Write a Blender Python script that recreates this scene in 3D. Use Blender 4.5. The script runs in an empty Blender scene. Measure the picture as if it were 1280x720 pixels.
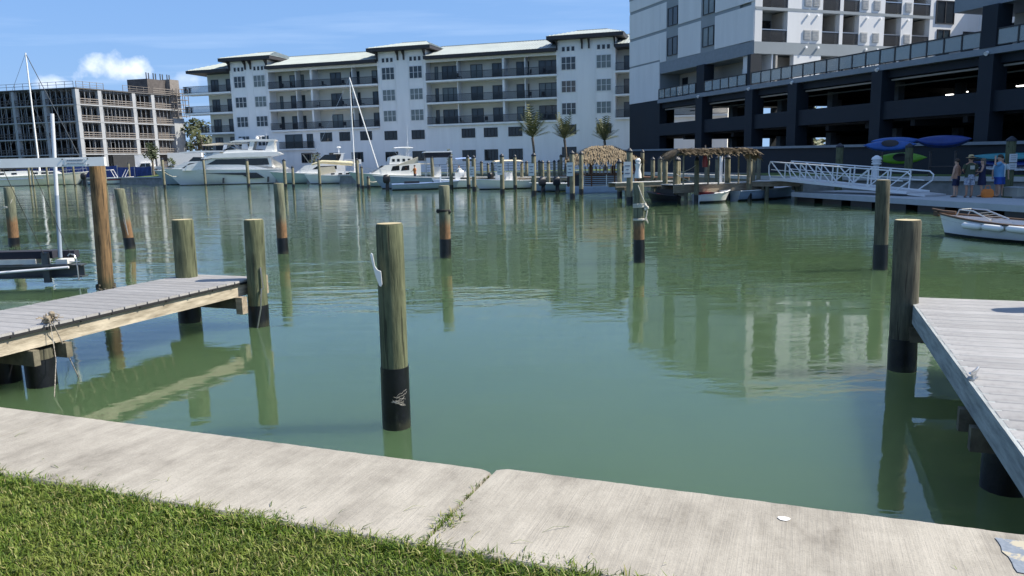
import bpy, bmesh, math, random
import numpy as np
from mathutils import Vector, Matrix
random.seed(7); rnd = random.Random(11)
sc = bpy.context.scene
col = sc.collection
R = math.radians

# ------------------------------------------------------------------ camera, sky, sun, exposure
CAMZ = 2.5
PITCH, ROLL, FPX = R(9.4), R(1.3), 960.0
cF = Vector((0, math.cos(PITCH), -math.sin(PITCH)))
_U = Vector((0, math.sin(PITCH), math.cos(PITCH))); _X = Vector((1, 0, 0))
cR = math.cos(ROLL) * _X - math.sin(ROLL) * _U
cU = math.cos(ROLL) * _U + math.sin(ROLL) * _X
cam = bpy.data.cameras.new('camera'); cam.sensor_width = 36; cam.lens = 36 * FPX / 1280
cam.clip_start = 0.1; cam.clip_end = 9000
camo = bpy.data.objects.new('camera', cam); col.objects.link(camo)
camo.matrix_world = Matrix(((cR.x, cU.x, -cF.x, 0), (cR.y, cU.y, -cF.y, 0), (cR.z, cU.z, -cF.z, CAMZ), (0, 0, 0, 1)))
sc.camera = camo

SUN_AZ, SUN_EL = R(88), R(48)          # azimuth clockwise from +Y
w = bpy.data.worlds.new('World'); sc.world = w; w.use_nodes = True
nt = w.node_tree; N = nt.nodes; Lk = nt.links
for n in list(N): N.remove(n)
out = N.new('ShaderNodeOutputWorld'); bg = N.new('ShaderNodeBackground'); bg.inputs[1].default_value = 0.11
sky = N.new('ShaderNodeTexSky'); sky.sky_type = 'NISHITA'; sky.sun_disc = False
sky.sun_elevation = SUN_EL; sky.sun_rotation = SUN_AZ; sky.altitude = 0; sky.air_density = 1.0; sky.dust_density = 0.25; sky.ozone_density = 1.5
tc = N.new('ShaderNodeTexCoord'); sep = N.new('ShaderNodeSeparateXYZ'); Lk.new(tc.outputs['Generated'], sep.inputs[0])
def wm(op, a, b=None, c=None, clamp=False):
    n = N.new('ShaderNodeMath'); n.operation = op; n.use_clamp = clamp
    for i, v in enumerate((a, b, c)):
        if v is None: continue
        if isinstance(v, (int, float)): n.inputs[i].default_value = v
        else: Lk.new(v, n.inputs[i])
    return n.outputs[0]
# thin high cloud: noise on a flat layer overhead
zc = wm('MAXIMUM', sep.outputs[2], 0.03)
px_ = wm('DIVIDE', sep.outputs[0], zc); py_ = wm('DIVIDE', sep.outputs[1], zc)
cmb = N.new('ShaderNodeCombineXYZ'); Lk.new(wm('MULTIPLY', px_, 0.45), cmb.inputs[0]); Lk.new(py_, cmb.inputs[1])
n1 = N.new('ShaderNodeTexNoise'); n1.inputs['Scale'].default_value = 0.62; n1.inputs['Detail'].default_value = 6; n1.inputs['Roughness'].default_value = 0.55
Lk.new(cmb.outputs[0], n1.inputs['Vector'])
thin = wm('MULTIPLY', wm('SUBTRACT', n1.outputs[0], 0.5, clamp=True), 1.7, clamp=True)
# low cumulus: scattered heaps all round the horizon
n2 = N.new('ShaderNodeTexNoise'); n2.inputs['Scale'].default_value = 22; n2.inputs['Detail'].default_value = 6; n2.inputs['Roughness'].default_value = 0.55
Lk.new(tc.outputs['Generated'], n2.inputs['Vector'])
heaps = None
CL = [(-26.3, 6.35, 2.35, 1.0, 1.0), (-21.6, 5.9, 1.2, .6, .4), (-30.2, 5.3, 1.2, .55, .6), (-36, 5.2, 2.4, .7, .6), (14, 4, 4, 1.1, .8), (40, 6, 4, 1.3, .9), (62, 5, 5, 1.4, .9), (-60, 6, 4, 1.3, .9),
      (-82, 5, 5, 1.5, .9), (100, 6, 5, 1.6, .9), (140, 5, 6, 1.5, .9), (180, 6, 5, 1.6, .9), (-120, 6, 5, 1.5, .9), (-155, 5, 6, 1.4, .9)]
az = N.new('ShaderNodeMath'); az.operation = 'ARCTAN2'; Lk.new(sep.outputs[0], az.inputs[0]); Lk.new(sep.outputs[1], az.inputs[1])
el = wm('ARCSINE', sep.outputs[2])
wob = wm('MULTIPLY', wm('SUBTRACT', n2.outputs[0], 0.5), 3.4)
for (a_, e_, wa, we, dn) in CL:
    da = wm('DIVIDE', wm('SUBTRACT', az.outputs[0], R(a_)), R(wa)); de = wm('DIVIDE', wm('SUBTRACT', el, R(e_)), R(we))
    d = wm('SQRT', wm('ADD', wm('MULTIPLY', da, da), wm('MULTIPLY', de, de)))
    m = wm('MULTIPLY', wm('ADD', wm('SUBTRACT', 1.0, d), wob), 1.3 * dn, clamp=True)
    heaps = m if heaps is None else wm('MAXIMUM', heaps, m)
def cmix(fac, a, b):
    n = N.new('ShaderNodeMix'); n.data_type = 'RGBA'
    for s, v in ((n.inputs[0], fac), (n.inputs[6], a), (n.inputs[7], b)):
        if isinstance(v, (int, float)): s.default_value = v
        elif isinstance(v, tuple): s.default_value = (*v, 1)
        else: Lk.new(v, s)
    return n.outputs[2]
shade = wm('MULTIPLY', wm('SUBTRACT', n2.outputs[0], 0.25), 1.6, clamp=True)
ccol = cmix(shade, (4.2, 4.8, 5.8), (7.6, 7.8, 8.0))
# clear marine air: the band near the horizon stays pale blue instead of turning yellow
hz = wm('POWER', wm('SUBTRACT', 1.0, wm('MULTIPLY', wm('ABSOLUTE', sep.outputs[2]), 1.0), clamp=True), 2.2)
lowf = wm('POWER', wm('SUBTRACT', 1.0, wm('ABSOLUTE', sep.outputs[2]), clamp=True), 9.0)
base = cmix(hz, sky.outputs[0], cmix(lowf, (0.40, 1.4, 3.9), (1.8, 2.95, 4.6)))
c1 = cmix(wm('MULTIPLY', thin, 0.55), base, (5.2, 6.0, 7.2))
c2 = cmix(wm('MULTIPLY', heaps, 0.85), c1, ccol)
Lk.new(c2, bg.inputs[0]); Lk.new(bg.outputs[0], out.inputs[0])

sl = bpy.data.lights.new('sun', 'SUN'); sl.energy = 4.4; sl.angle = R(0.53); sl.color = (1, 0.93, 0.8)
so = bpy.data.objects.new('sun', sl); col.objects.link(so)
sdir = Vector((math.sin(SUN_AZ) * math.cos(SUN_EL), math.cos(SUN_AZ) * math.cos(SUN_EL), math.sin(SUN_EL)))
so.rotation_euler = sdir.to_track_quat('Z', 'Y').to_euler()
sc.view_settings.view_transform = 'Standard'; sc.view_settings.look = 'None'; sc.view_settings.exposure = 0.85; sc.view_settings.gamma = 1.0
sc.cycles.max_bounces = 6; sc.cycles.diffuse_bounces = 3; sc.cycles.glossy_bounces = 4; sc.cycles.transparent_max_bounces = 8

# ------------------------------------------------------------------ helpers
def ray(x, y): return cF + cR * ((x - 640) / FPX) + cU * ((360 - y) / FPX)
def at(x, y, z=0.0):                     # photo survey: the point of a horizontal plane
    d = ray(x, y); t = (z - CAMZ) / d.z; return Vector((d.x * t, d.y * t, z))
def atY(x, y, Y):                        # ... and of a plane at distance Y
    d = ray(x, y); t = Y / d.y; return Vector((d.x * t, Y, CAMZ + d.z * t))

class MB:
    def __init__(s): s.v = []; s.f = []; s.m = []
    def add(s, vs, fs, m=0):
        o = len(s.v); s.v += [tuple(v) for v in vs]; s.f += [tuple(i + o for i in f) for f in fs]; s.m += [m] * len(fs); return s
    def box(s, x0, y0, z0, x1, y1, z1, m=0):
        return s.add([(x0, y0, z0), (x1, y0, z0), (x1, y1, z0), (x0, y1, z0), (x0, y0, z1), (x1, y0, z1), (x1, y1, z1), (x0, y1, z1)],
                     [(0, 3, 2, 1), (4, 5, 6, 7), (0, 1, 5, 4), (1, 2, 6, 5), (2, 3, 7, 6), (3, 0, 4, 7)], m)
    def beam(s, p0, p1, w_, h_, m=0, up=(0, 0, 1)):
        p0 = Vector(p0); p1 = Vector(p1); d = (p1 - p0).normalized(); u = Vector(up)
        if abs(d.dot(u)) > .98: u = Vector((1, 0, 0))
        r = d.cross(u).normalized(); u = r.cross(d)
        vs = [p + r * a * w_ / 2 + u * b * h_ / 2 for p in (p0, p1) for a, b in ((-1, -1), (1, -1), (1, 1), (-1, 1))]
        return s.add(vs, [(0, 3, 2, 1), (4, 5, 6, 7), (0, 1, 5, 4), (1, 2, 6, 5), (2, 3, 7, 6), (3, 0, 4, 7)], m)
    def tube(s, p0, p1, r0, r1=None, n=8, m=0):
        return s.path([p0, p1], [r0, r0 if r1 is None else r1], n, m)
    def path(s, pts, r, n=6, m=0):
        pts = [Vector(p) for p in pts]; k = len(pts)
        if not isinstance(r, (list, tuple)): r = [r] * k
        vs = []; fs = []; prev = None
        for i, p in enumerate(pts):
            d = (pts[min(i + 1, k - 1)] - pts[max(i - 1, 0)])
            d = d.normalized() if d.length > 1e-9 else Vector((0, 0, 1))
            if prev is None: prev = d.orthogonal().normalized()
            a = (prev - d * prev.dot(d))
            a = a.normalized() if a.length > 1e-6 else d.orthogonal().normalized()
            b = d.cross(a); prev = a
            vs += [p + (a * math.cos(2 * math.pi * j / n) + b * math.sin(2 * math.pi * j / n)) * r[i] for j in range(n)]
        for i in range(k - 1):
            for j in range(n): fs.append((i * n + j, i * n + (j + 1) % n, (i + 1) * n + (j + 1) % n, (i + 1) * n + j))
        fs.append(tuple(range(n - 1, -1, -1))); fs.append(tuple((k - 1) * n + j for j in range(n)))
        return s.add(vs, fs, m)
    def lathe(s, prof, n=16, c=(0, 0, 0), m=0, wob=0, sx=1, sy=1):
        vs = []; fs = []
        for i, (r, z) in enumerate(prof):
            for j in range(n):
                a = 2 * math.pi * j / n; q = r * (1 + wob * math.sin(3 * a + i) * .5 + wob * rnd.uniform(-.5, .5))
                vs.append((c[0] + q * math.cos(a) * sx, c[1] + q * math.sin(a) * sy, c[2] + z))
        for i in range(len(prof) - 1):
            for j in range(n): fs.append((i * n + j, i * n + (j + 1) % n, (i + 1) * n + (j + 1) % n, (i + 1) * n + j))
        fs.append(tuple(range(n - 1, -1, -1))); fs.append(tuple((len(prof) - 1) * n + j for j in range(n)))
        return s.add(vs, fs, m)
    def loft(s, secs, closed=True, caps=True, m=0):
        n = len(secs[0]); vs = [p for q in secs for p in q]; fs = []
        for i in range(len(secs) - 1):
            for j in range(n if closed else n - 1):
                fs.append((i * n + j, i * n + (j + 1) % n, (i + 1) * n + (j + 1) % n, (i + 1) * n + j))
        if caps:
            fs.append(tuple(range(n - 1, -1, -1))); fs.append(tuple((len(secs) - 1) * n + j for j in range(n)))
        return s.add(vs, fs, m)
    def prism(s, poly, y0, y1, m=0, ax='y'):      # polygon in xz pushed along y (or in xy along z, or yz along x)
        f = {'y': lambda a, b, t: (a, t, b), 'z': lambda a, b, t: (a, b, t), 'x': lambda a, b, t: (t, a, b)}[ax]
        n = len(poly)
        vs = [f(a, b, y0) for a, b in poly] + [f(a, b, y1) for a, b in poly]
        fs = [tuple(range(n)), tuple(range(2 * n - 1, n - 1, -1))] + [(i, (i + 1) % n, n + (i + 1) % n, n + i) for i in range(n)]
        return s.add(vs, fs, m)
    def ell(s, c, rx, ry, rz, n=10, k=6, m=0, M=None):
        vs = []; fs = []
        for i in range(k + 1):
            t = math.pi * i / k - math.pi / 2; q = max(math.cos(t), .02)
            for j in range(n):
                a = 2 * math.pi * j / n; p = Vector((rx * q * math.cos(a), ry * q * math.sin(a), rz * math.sin(t)))
                if M is not None: p = M @ p
                vs.append((c[0] + p.x, c[1] + p.y, c[2] + p.z))
        for i in range(k):
            for j in range(n): fs.append((i * n + j, i * n + (j + 1) % n, (i + 1) * n + (j + 1) % n, (i + 1) * n + j))
        return s.add(vs, fs, m)
    def mesh(s, name, mats, smooth=None):
        me = bpy.data.meshes.new(name); me.from_pydata(s.v, [], s.f)
        for m in (mats if isinstance(mats, (list, tuple)) else [mats]): me.materials.append(m)
        if any(s.m): me.polygons.foreach_set('material_index', s.m)
        bm = bmesh.new(); bm.from_mesh(me); bmesh.ops.recalc_face_normals(bm, faces=bm.faces); bm.to_mesh(me); bm.free()
        if smooth:
            me.polygons.foreach_set('use_smooth', [True] * len(me.polygons)); me.set_sharp_from_angle(angle=R(smooth))
        me.update(); return me
    def build(s, name, mats, parent=None, smooth=None, loc=None, rz=0):
        return link(name, s.mesh(name, mats, smooth), parent, loc, rz)
def link(name, data, parent=None, loc=None, rz=0):
    o = bpy.data.objects.new(name, data); col.objects.link(o)
    if parent is not None: o.parent = parent
    if loc is not None: o.location = loc
    if rz: o.rotation_euler.z = rz
    return o
def tag(o, label=None, cat=None, group=None, kind=None):
    for k, v in (('label', label), ('category', cat), ('group', group), ('kind', kind)):
        if v: o[k] = v
    return o
def thing(name, label, cat, loc=(0, 0, 0), rz=0, group=None):
    o = link(name, None, None, loc, rz); o.empty_display_size = .2
    return tag(o, label, cat, group)
def kids(o): return [c for c in list(o.children)]
def dup(o, loc=None, rz=None, label=None, parent=None, group=None):
    c = o.copy(); col.objects.link(c); c.parent = parent
    if loc is not None: c.location = loc
    if rz is not None: c.rotation_euler.z = rz
    if label: c['label'] = label
    if group: c['group'] = group
    for ch in kids(o): dup(ch, parent=c)
    return c

# ------------------------------------------------------------------ materials
def mat(name, c, rough=.6, met=0., var=.12, vs=2.5, bump=0., bs=30., c2=None, stretch=(1, 1, 1), spec=.5, coat=0, detail=4, coords='Object'):
    m = bpy.data.materials.new(name); m.use_nodes = True; t = m.node_tree; n = t.nodes; b = n['Principled BSDF']
    b.inputs['Roughness'].default_value = rough; b.inputs['Metallic'].default_value = met; b.inputs['Specular IOR Level'].default_value = spec
    b.inputs['Coat Weight'].default_value = coat
    tcn = n.new('ShaderNodeTexCoord'); mp = n.new('ShaderNodeMapping'); mp.inputs['Scale'].default_value = stretch
    t.links.new(tcn.outputs[coords], mp.inputs[0])
    no = n.new('ShaderNodeTexNoise'); no.inputs['Scale'].default_value = vs; no.inputs['Detail'].default_value = detail; no.inputs['Roughness'].default_value = .6
    t.links.new(mp.outputs[0], no.inputs['Vector'])
    rp = n.new('ShaderNodeValToRGB'); rp.color_ramp.elements[0].position = .3; rp.color_ramp.elements[1].position = .7
    a = tuple(max(0, x * (1 - var)) for x in c); d = tuple(min(1, x * (1 + var)) for x in c) if c2 is None else c2
    rp.color_ramp.elements[0].color = (*a, 1); rp.color_ramp.elements[1].color = (*d, 1)
    t.links.new(no.outputs[0], rp.inputs[0]); t.links.new(rp.outputs[0], b.inputs['Base Color'])
    if bump:
        nb = n.new('ShaderNodeTexNoise'); nb.inputs['Scale'].default_value = bs; nb.inputs['Detail'].default_value = 4; t.links.new(mp.outputs[0], nb.inputs['Vector'])
        bp = n.new('ShaderNodeBump'); bp.inputs['Strength'].default_value = bump; bp.inputs['Distance'].default_value = .02
        t.links.new(nb.outputs[0], bp.inputs['Height']); t.links.new(bp.outputs[0], b.inputs['Normal'])
    return m
def nodes_of(m): return m.node_tree, m.node_tree.nodes, m.node_tree.links, m.node_tree.nodes['Principled BSDF']
def nmath(t, op, a, b=None, clamp=False):
    n = t.nodes.new('ShaderNodeMath'); n.operation = op; n.use_clamp = clamp
    for i, v in enumerate((a, b)):
        if v is None: continue
        if isinstance(v, (int, float)): n.inputs[i].default_value = v
        else: t.links.new(v, n.inputs[i])
    return n.outputs[0]
def nmix(t, fac, a, b):
    n = t.nodes.new('ShaderNodeMix'); n.data_type = 'RGBA'
    for s, v in ((n.inputs[0], fac), (n.inputs[6], a), (n.inputs[7], b)):
        if isinstance(v, (int, float)): s.default_value = v
        elif isinstance(v, tuple): s.default_value = (*v, 1)
        else: t.links.new(v, s)
    return n.outputs[2]
def nnoise(t, vec, scale, detail=4, rough=.55, dist=0):
    n = t.nodes.new('ShaderNodeTexNoise'); n.inputs['Scale'].default_value = scale; n.inputs['Detail'].default_value = detail
    n.inputs['Roughness'].default_value = rough; n.inputs['Distortion'].default_value = dist; t.links.new(vec, n.inputs['Vector']); return n.outputs[0]
def nmap(t, vec, scale, rz=0):
    n = t.nodes.new('ShaderNodeMapping'); n.inputs['Scale'].default_value = scale; n.inputs['Rotation'].default_value = (0, 0, rz)
    t.links.new(vec, n.inputs[0]); return n.outputs[0]
def ramp(t, fac, stops):
    n = t.nodes.new('ShaderNodeValToRGB'); e = n.color_ramp.elements
    while len(e) < len(stops): e.new(.5)
    for i, (p, c) in enumerate(stops): e[i].position = p; e[i].color = (*c, 1) if isinstance(c, tuple) else (c, c, c, 1)
    t.links.new(fac, n.inputs[0]); return n.outputs[0]

M = {}
def simple(k, *a, **kw): M[k] = mat(k, *a, **kw)
simple('white_paint', (.78, .79, .8), .45, var=.05)
simple('gelcoat', (.8, .8, .78), .22, var=.04, vs=1.2, coat=.3)
simple('cream_gelcoat', (.82, .77, .64), .25, var=.05, coat=.3)
simple('grey_gelcoat', (.34, .42, .46), .25, var=.06, coat=.3)
simple('green_gelcoat', (.46, .56, .52), .25, var=.05, coat=.3)
simple('blue_grey_hull', (.3, .38, .48), .35, var=.1)
simple('navy', (.012, .018, .03), .5, var=.2)
simple('black', (.012, .012, .014), .4, var=.2)
simple('antifoul', (.015, .02, .028), .6, var=.2)
simple('red', (.3, .03, .03), .4)
simple('maroon', (.09, .015, .02), .4)
simple('orange', (.7, .2, .03), .6)
simple('blue_canvas', (.02, .05, .2), .75, var=.25, vs=3, bump=.4, bs=4)
simple('lightblue_canvas', (.25, .36, .62), .7, var=.1)
simple('cream_canvas', (.66, .58, .44), .75, var=.08)
simple('dark_canvas', (.018, .02, .03), .8, var=.2)
simple('sail_cover', (.62, .56, .38), .8, var=.15)
simple('glass_dark', (.012, .016, .02), .06, var=.3, vs=.6)
simple('glass_window', (.03, .045, .055), .08, var=.5, vs=.35)
simple('curtain_glass', (.16, .19, .19), .25, var=.3, vs=.5)
simple('steel', (.55, .56, .57), .3, met=.9, var=.05)
simple('aluminium', (.62, .63, .64), .42, met=.35, var=.06)
simple('galv_dark', (.09, .1, .11), .5, met=.5, var=.2)
simple('rope', (.55, .52, .46), .9, var=.2, vs=40)
simple('rope_dark', (.05, .05, .05), .9, var=.2)
simple('rope_mottled', (.06, .05, .045), .9, var=.3, vs=45, c2=(.5, .46, .4))
simple('rubber', (.015, .015, .017), .7, var=.3, vs=8, bump=.3)
simple('thatch', (.13, .095, .06), .95, var=.3, vs=25, c2=(.38, .3, .19), bump=1.0, bs=40)
simple('thatch_dark', (.085, .064, .042), .95, var=.3, vs=25, c2=(.26, .205, .13), bump=1.0, bs=40)
simple('tiki_wood', (.13, .06, .035), .7, var=.3, vs=6)
simple('stucco', (.84, .83, .82), .85, var=.06, vs=.9, stretch=(1, 1, .12), bump=.12, bs=60)
simple('stucco_cream', (.72, .68, .6), .85, var=.04, vs=.5)
simple('fascia', (.03, .027, .03), .6, var=.15)
simple('window_frame', (.7, .7, .7), .5, var=.04)
simple('dark_frame', (.02, .02, .022), .5)
simple('rail_dark', (.02, .022, .026), .5)
simple('hotel_white', (.7, .7, .7), .85, var=.06, vs=.9, stretch=(1, 1, .12))
simple('hotel_grey', (.27, .3, .32), .85, var=.06, vs=.4)
simple('hotel_navy', (.009, .015, .024), .75, var=.1, vs=.5)
simple('hotel_deck', (.22, .25, .28), .8, var=.08)
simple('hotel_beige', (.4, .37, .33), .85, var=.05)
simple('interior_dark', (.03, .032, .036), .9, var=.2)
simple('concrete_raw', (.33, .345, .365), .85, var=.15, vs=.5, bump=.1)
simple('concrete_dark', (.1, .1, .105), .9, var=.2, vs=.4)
simple('lumber', (.19, .17, .155), .8, var=.2)
simple('formwork', (.085, .075, .072), .85, var=.3, vs=1)
simple('prop_steel', (.2, .22, .25), .6, met=.3)
simple('trunk', (.16, .13, .1), .9, var=.3, vs=6, bump=.5)
simple('palm_leaf', (.06, .085, .025), .55, var=.3, vs=2, c2=(.17, .18, .07))
simple('leaf', (.035, .06, .018), .6, var=.3, vs=1.2, c2=(.1, .13, .04))
simple('leaf_dark', (.025, .04, .018), .6, var=.3, vs=1.2, c2=(.06, .08, .03))
simple('skin', (.5, .3, .21), .55, var=.06, vs=8)
simple('skin_tan', (.38, .2, .13), .55, var=.06, vs=8)
simple('hair', (.05, .03, .02), .7)
simple('straw', (.5, .38, .2), .8)
simple('cloth_green', (.045, .06, .035), .9)
simple('cloth_blue', (.12, .3, .5), .9)
simple('cloth_royal', (.02, .07, .32), .9)
simple('cloth_navy', (.015, .02, .06), .9)
simple('cloth_print', (.1, .15, .35), .9, var=.5, vs=14, c2=(.55, .58, .62))
simple('cloth_white', (.6, .68, .7), .9)
simple('kayak_blue', (.012, .085, .32), .35, var=.2)
simple('kayak_navy', (.012, .04, .2), .35, var=.2)
simple('kayak_green', (.16, .42, .03), .35)
simple('kayak_teal', (.03, .22, .26), .35)
simple('teak', (.1, .058, .032), .6, var=.3, vs=3, stretch=(1, 8, 8))
simple('sand_bag', (.4, .4, .36), .9)
simple('dock_timber', (.25, .2, .145), .85, var=.35, vs=4, c2=(.42, .35, .26), bump=.4, bs=25, stretch=(.6, 5, 5))
simple('dock_timber_dark', (.1, .09, .065), .85, var=.35, vs=5, c2=(.19, .17, .12), bump=.4, bs=25)
simple('far_deck', (.46, .46, .45), .8, var=.12, vs=2)
simple('float_deck', (.42, .45, .47), .75, var=.08, vs=1.5)
simple('asphalt', (.06, .06, .06), .9)
simple('car_paint_dark', (.02, .025, .035), .25, coat=.6)
simple('car_paint_grey', (.16, .17, .18), .25, coat=.6)
simple('sign_white', (.62, .64, .66), .6, var=.06, vs=8)
simple('sign_ink', (.12, .14, .2), .7)
simple('carpet_navy', (.02, .022, .035), .95, bump=.5, bs=120)
simple('bunk_white', (.62, .61, .58), .6, var=.1, vs=6)
simple('pvc', (.62, .64, .7), .4, var=.03)
simple('pvc_grey', (.3, .36, .45), .45, var=.05)
simple('cut_end', (.42, .36, .22), .9, var=.25, vs=14)
simple('barnacle', (.1, .09, .07), .95, var=.6, vs=30, bump=1, bs=60)
simple('sleeve', (.006, .007, .01), .4, var=.4, vs=7, bump=.25, bs=18)
simple('paint_grey', (.13, .15, .18), .55, var=.15, vs=20)
simple('paint_dot', (.85, .85, .85), .5, var=.02)
simple('seawall_face', (.27, .27, .26), .9, var=.3, vs=1.2, bump=.3, bs=10)
simple('lawn_far', (.08, .13, .03), .95, var=.3, vs=1.5)
simple('earth', (.2, .19, .17), .95, var=.2, vs=.3)
simple('soil', (.05, .055, .022), .95, var=.35, vs=12, bump=.5)
simple('lamp_white', (.8, .8, .8), .5)
simple('vent', (.42, .42, .41), .7)

def glass_mat(name, tint, refl):
    m = bpy.data.materials.new(name); m.use_nodes = True; t = m.node_tree; n = t.nodes
    n.remove(n['Principled BSDF']); o = n['Material Output']
    tr = n.new('ShaderNodeBsdfTransparent'); tr.inputs[0].default_value = (*tint, 1)
    g = n.new('ShaderNodeBsdfGlossy'); g.inputs['Roughness'].default_value = .03
    lw = n.new('ShaderNodeFresnel'); lw.inputs[0].default_value = refl
    mx = n.new('ShaderNodeMixShader'); t.links.new(lw.outputs[0], mx.inputs[0]); t.links.new(tr.outputs[0], mx.inputs[1]); t.links.new(g.outputs[0], mx.inputs[2]); t.links.new(mx.outputs[0], o.inputs[0]); return m
def diffuse_glass(name, tint, refl, diffuse_share):
    m = glass_mat(name, tint, refl); t = m.node_tree; n = t.nodes; o = n['Material Output']; src = o.inputs[0].links[0].from_socket
    d = n.new('ShaderNodeBsdfDiffuse'); d.inputs[0].default_value = (.62, .68, .7, 1); mx = n.new('ShaderNodeMixShader'); mx.inputs[0].default_value = diffuse_share  # whitish diffuse part mixed into the glass
    t.links.new(src, mx.inputs[1]); t.links.new(d.outputs[0], mx.inputs[2]); t.links.new(mx.outputs[0], o.inputs[0]); return m
M['rail_glass'] = diffuse_glass('rail_glass', (.93, .97, .96), 1.7, .3)
M['clear_vinyl'] = glass_mat('clear_vinyl', (.75, .78, .78), 1.4)

def pile_mat(name, base, base2, stain, z0, z1):           # weathered timber, streaked lengthwise, tide-stained between heights z0..z1
    m = mat(name, base, .9); t, n, l, b = nodes_of(m)
    tcn = n.new('ShaderNodeTexCoord'); ob = tcn.outputs['Object']
    streak = nnoise(t, nmap(t, ob, (9, 9, .9)), 3, 6, .65)
    blot = nnoise(t, ob, 2.2, 4)
    c = ramp(t, streak, [(.3, base), (.5, tuple((x + y) / 2 for x, y in zip(base, base2))), (.72, base2)])
    c = nmix(t, nmath(t, 'MULTIPLY', nmath(t, 'SUBTRACT', blot, .45, True), 1.6, True), c, tuple(x * .45 for x in base))
    sp = n.new('ShaderNodeSeparateXYZ'); l.new(ob, sp.inputs[0])
    if stain:
        h = nmath(t, 'ADD', sp.outputs[2], nmath(t, 'MULTIPLY', nmath(t, 'SUBTRACT', streak, .5), .5))
        f = nmath(t, 'MULTIPLY', nmath(t, 'SUBTRACT', z1, h), 4.5, True)
        sc_ = ramp(t, nnoise(t, nmap(t, ob, (6, 6, 2)), 5, 5), [(.3, tuple(x * .5 for x in stain)), (.7, stain)])
        c = nmix(t, nmath(t, 'MULTIPLY', f, .9), c, sc_)
    l.new(c, b.inputs['Base Color'])
    crk = nnoise(t, nmap(t, ob, (14, 14, .55)), 2.2, 3, .5); ck = nmath(t, 'MULTIPLY', nmath(t, 'SUBTRACT', .385, crk, True), 16, True)     # drying cracks
    c = nmix(t, nmath(t, 'MULTIPLY', ck, .75), c, tuple(x * .25 for x in base))
    knot = nnoise(t, nmap(t, ob, (5, 5, 2.6)), 1.7, 2); c = nmix(t, nmath(t, 'MULTIPLY', nmath(t, 'SUBTRACT', knot, .7, True), 6, True), c, tuple(x * .4 for x in base))
    l.new(c, b.inputs['Base Color'])
    bp = n.new('ShaderNodeBump'); bp.inputs['Strength'].default_value = .9; bp.inputs['Distance'].default_value = .014
    l.new(nmath(t, 'SUBTRACT', streak, nmath(t, 'MULTIPLY', ck, .8)), bp.inputs['Height']); l.new(bp.outputs[0], b.inputs['Normal']); return m
M['pile_green'] = pile_mat('pile_green', (.05, .06, .03), (.165, .18, .1), None, 0, 0)
M['pile_dark'] = pile_mat('pile_dark', (.045, .043, .03), (.135, .128, .085), None, 0, 0)
M['pile_stained'] = pile_mat('pile_stained', (.09, .1, .07), (.2, .21, .145), (.25, .13, .06), .4, 1.05)
M['pile_brown'] = pile_mat('pile_brown', (.075, .05, .028), (.29, .175, .08), (.07, .07, .035), 0, .35)
M['pile_far'] = pile_mat('pile_far', (.1, .1, .07), (.3, .28, .19), None, 0, 0)

M['sleeve_plain'] = M['sleeve'].copy()
# black pile wrap: algae and a wet line near the water
t, n, l, b = nodes_of(M['sleeve']); tcn = n.new('ShaderNodeTexCoord'); spz = n.new('ShaderNodeSeparateXYZ'); l.new(tcn.outputs['Object'], spz.inputs[0])
src = b.inputs['Base Color'].links[0].from_socket; nz_ = nnoise(t, nmap(t, tcn.outputs['Object'], (5, 5, 1.5)), 4, 5, .7)
f = nmath(t, 'MULTIPLY', nmath(t, 'SUBTRACT', nmath(t, 'ADD', .0, nmath(t, 'MULTIPLY', nz_, .2)), spz.outputs[2]), 14, True)
c = nmix(t, nmath(t, 'MULTIPLY', f, .75), src, (.035, .037, .024)); c = nmix(t, nmath(t, 'MULTIPLY', nmath(t, 'SUBTRACT', nz_, .6, True), 1.6, True), c, (.12, .12, .11)); l.new(c, b.inputs['Base Color'])
# concrete cap: broom-finished, stained
m = mat('cap_concrete', (.4, .37, .32), .9); t, n, l, b = nodes_of(m); tcn = n.new('ShaderNodeTexCoord'); ob = tcn.outputs['Object']
broom = nnoise(t, nmap(t, ob, (70, 1.6, 1), R(4)), 1.5, 5, .7)
blot = nmath(t, 'ADD', nmath(t, 'MULTIPLY', nnoise(t, nmap(t, ob, (3.2, 1.0, 1), R(8)), 1.8, 7, .7), .45), nmath(t, 'MULTIPLY', nnoise(t, ob, 1.9, 8, .72), .55))
fine = nnoise(t, ob, 90, 3)
c = ramp(t, blot, [(.34, (.17, .153, .128)), (.45, (.285, .262, .225)), (.55, (.365, .338, .292)), (.7, (.43, .4, .35))])
c = nmix(t, nmath(t, 'MULTIPLY', nmath(t, 'SUBTRACT', .52, broom, True), 2.0, True), c, (.23, .21, .185))
c = nmix(t, nmath(t, 'MULTIPLY', nmath(t, 'SUBTRACT', fine, .56, True), 3.0, True), c, (.2, .19, .17))
l.new(c, b.inputs['Base Color'])
bp = n.new('ShaderNodeBump'); bp.inputs['Strength'].default_value = .55; bp.inputs['Distance'].default_value = .006
l.new(nmath(t, 'ADD', broom, nmath(t, 'MULTIPLY', fine, .5)), bp.inputs['Height']); l.new(bp.outputs[0], b.inputs['Normal']); M['cap_concrete'] = m

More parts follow.
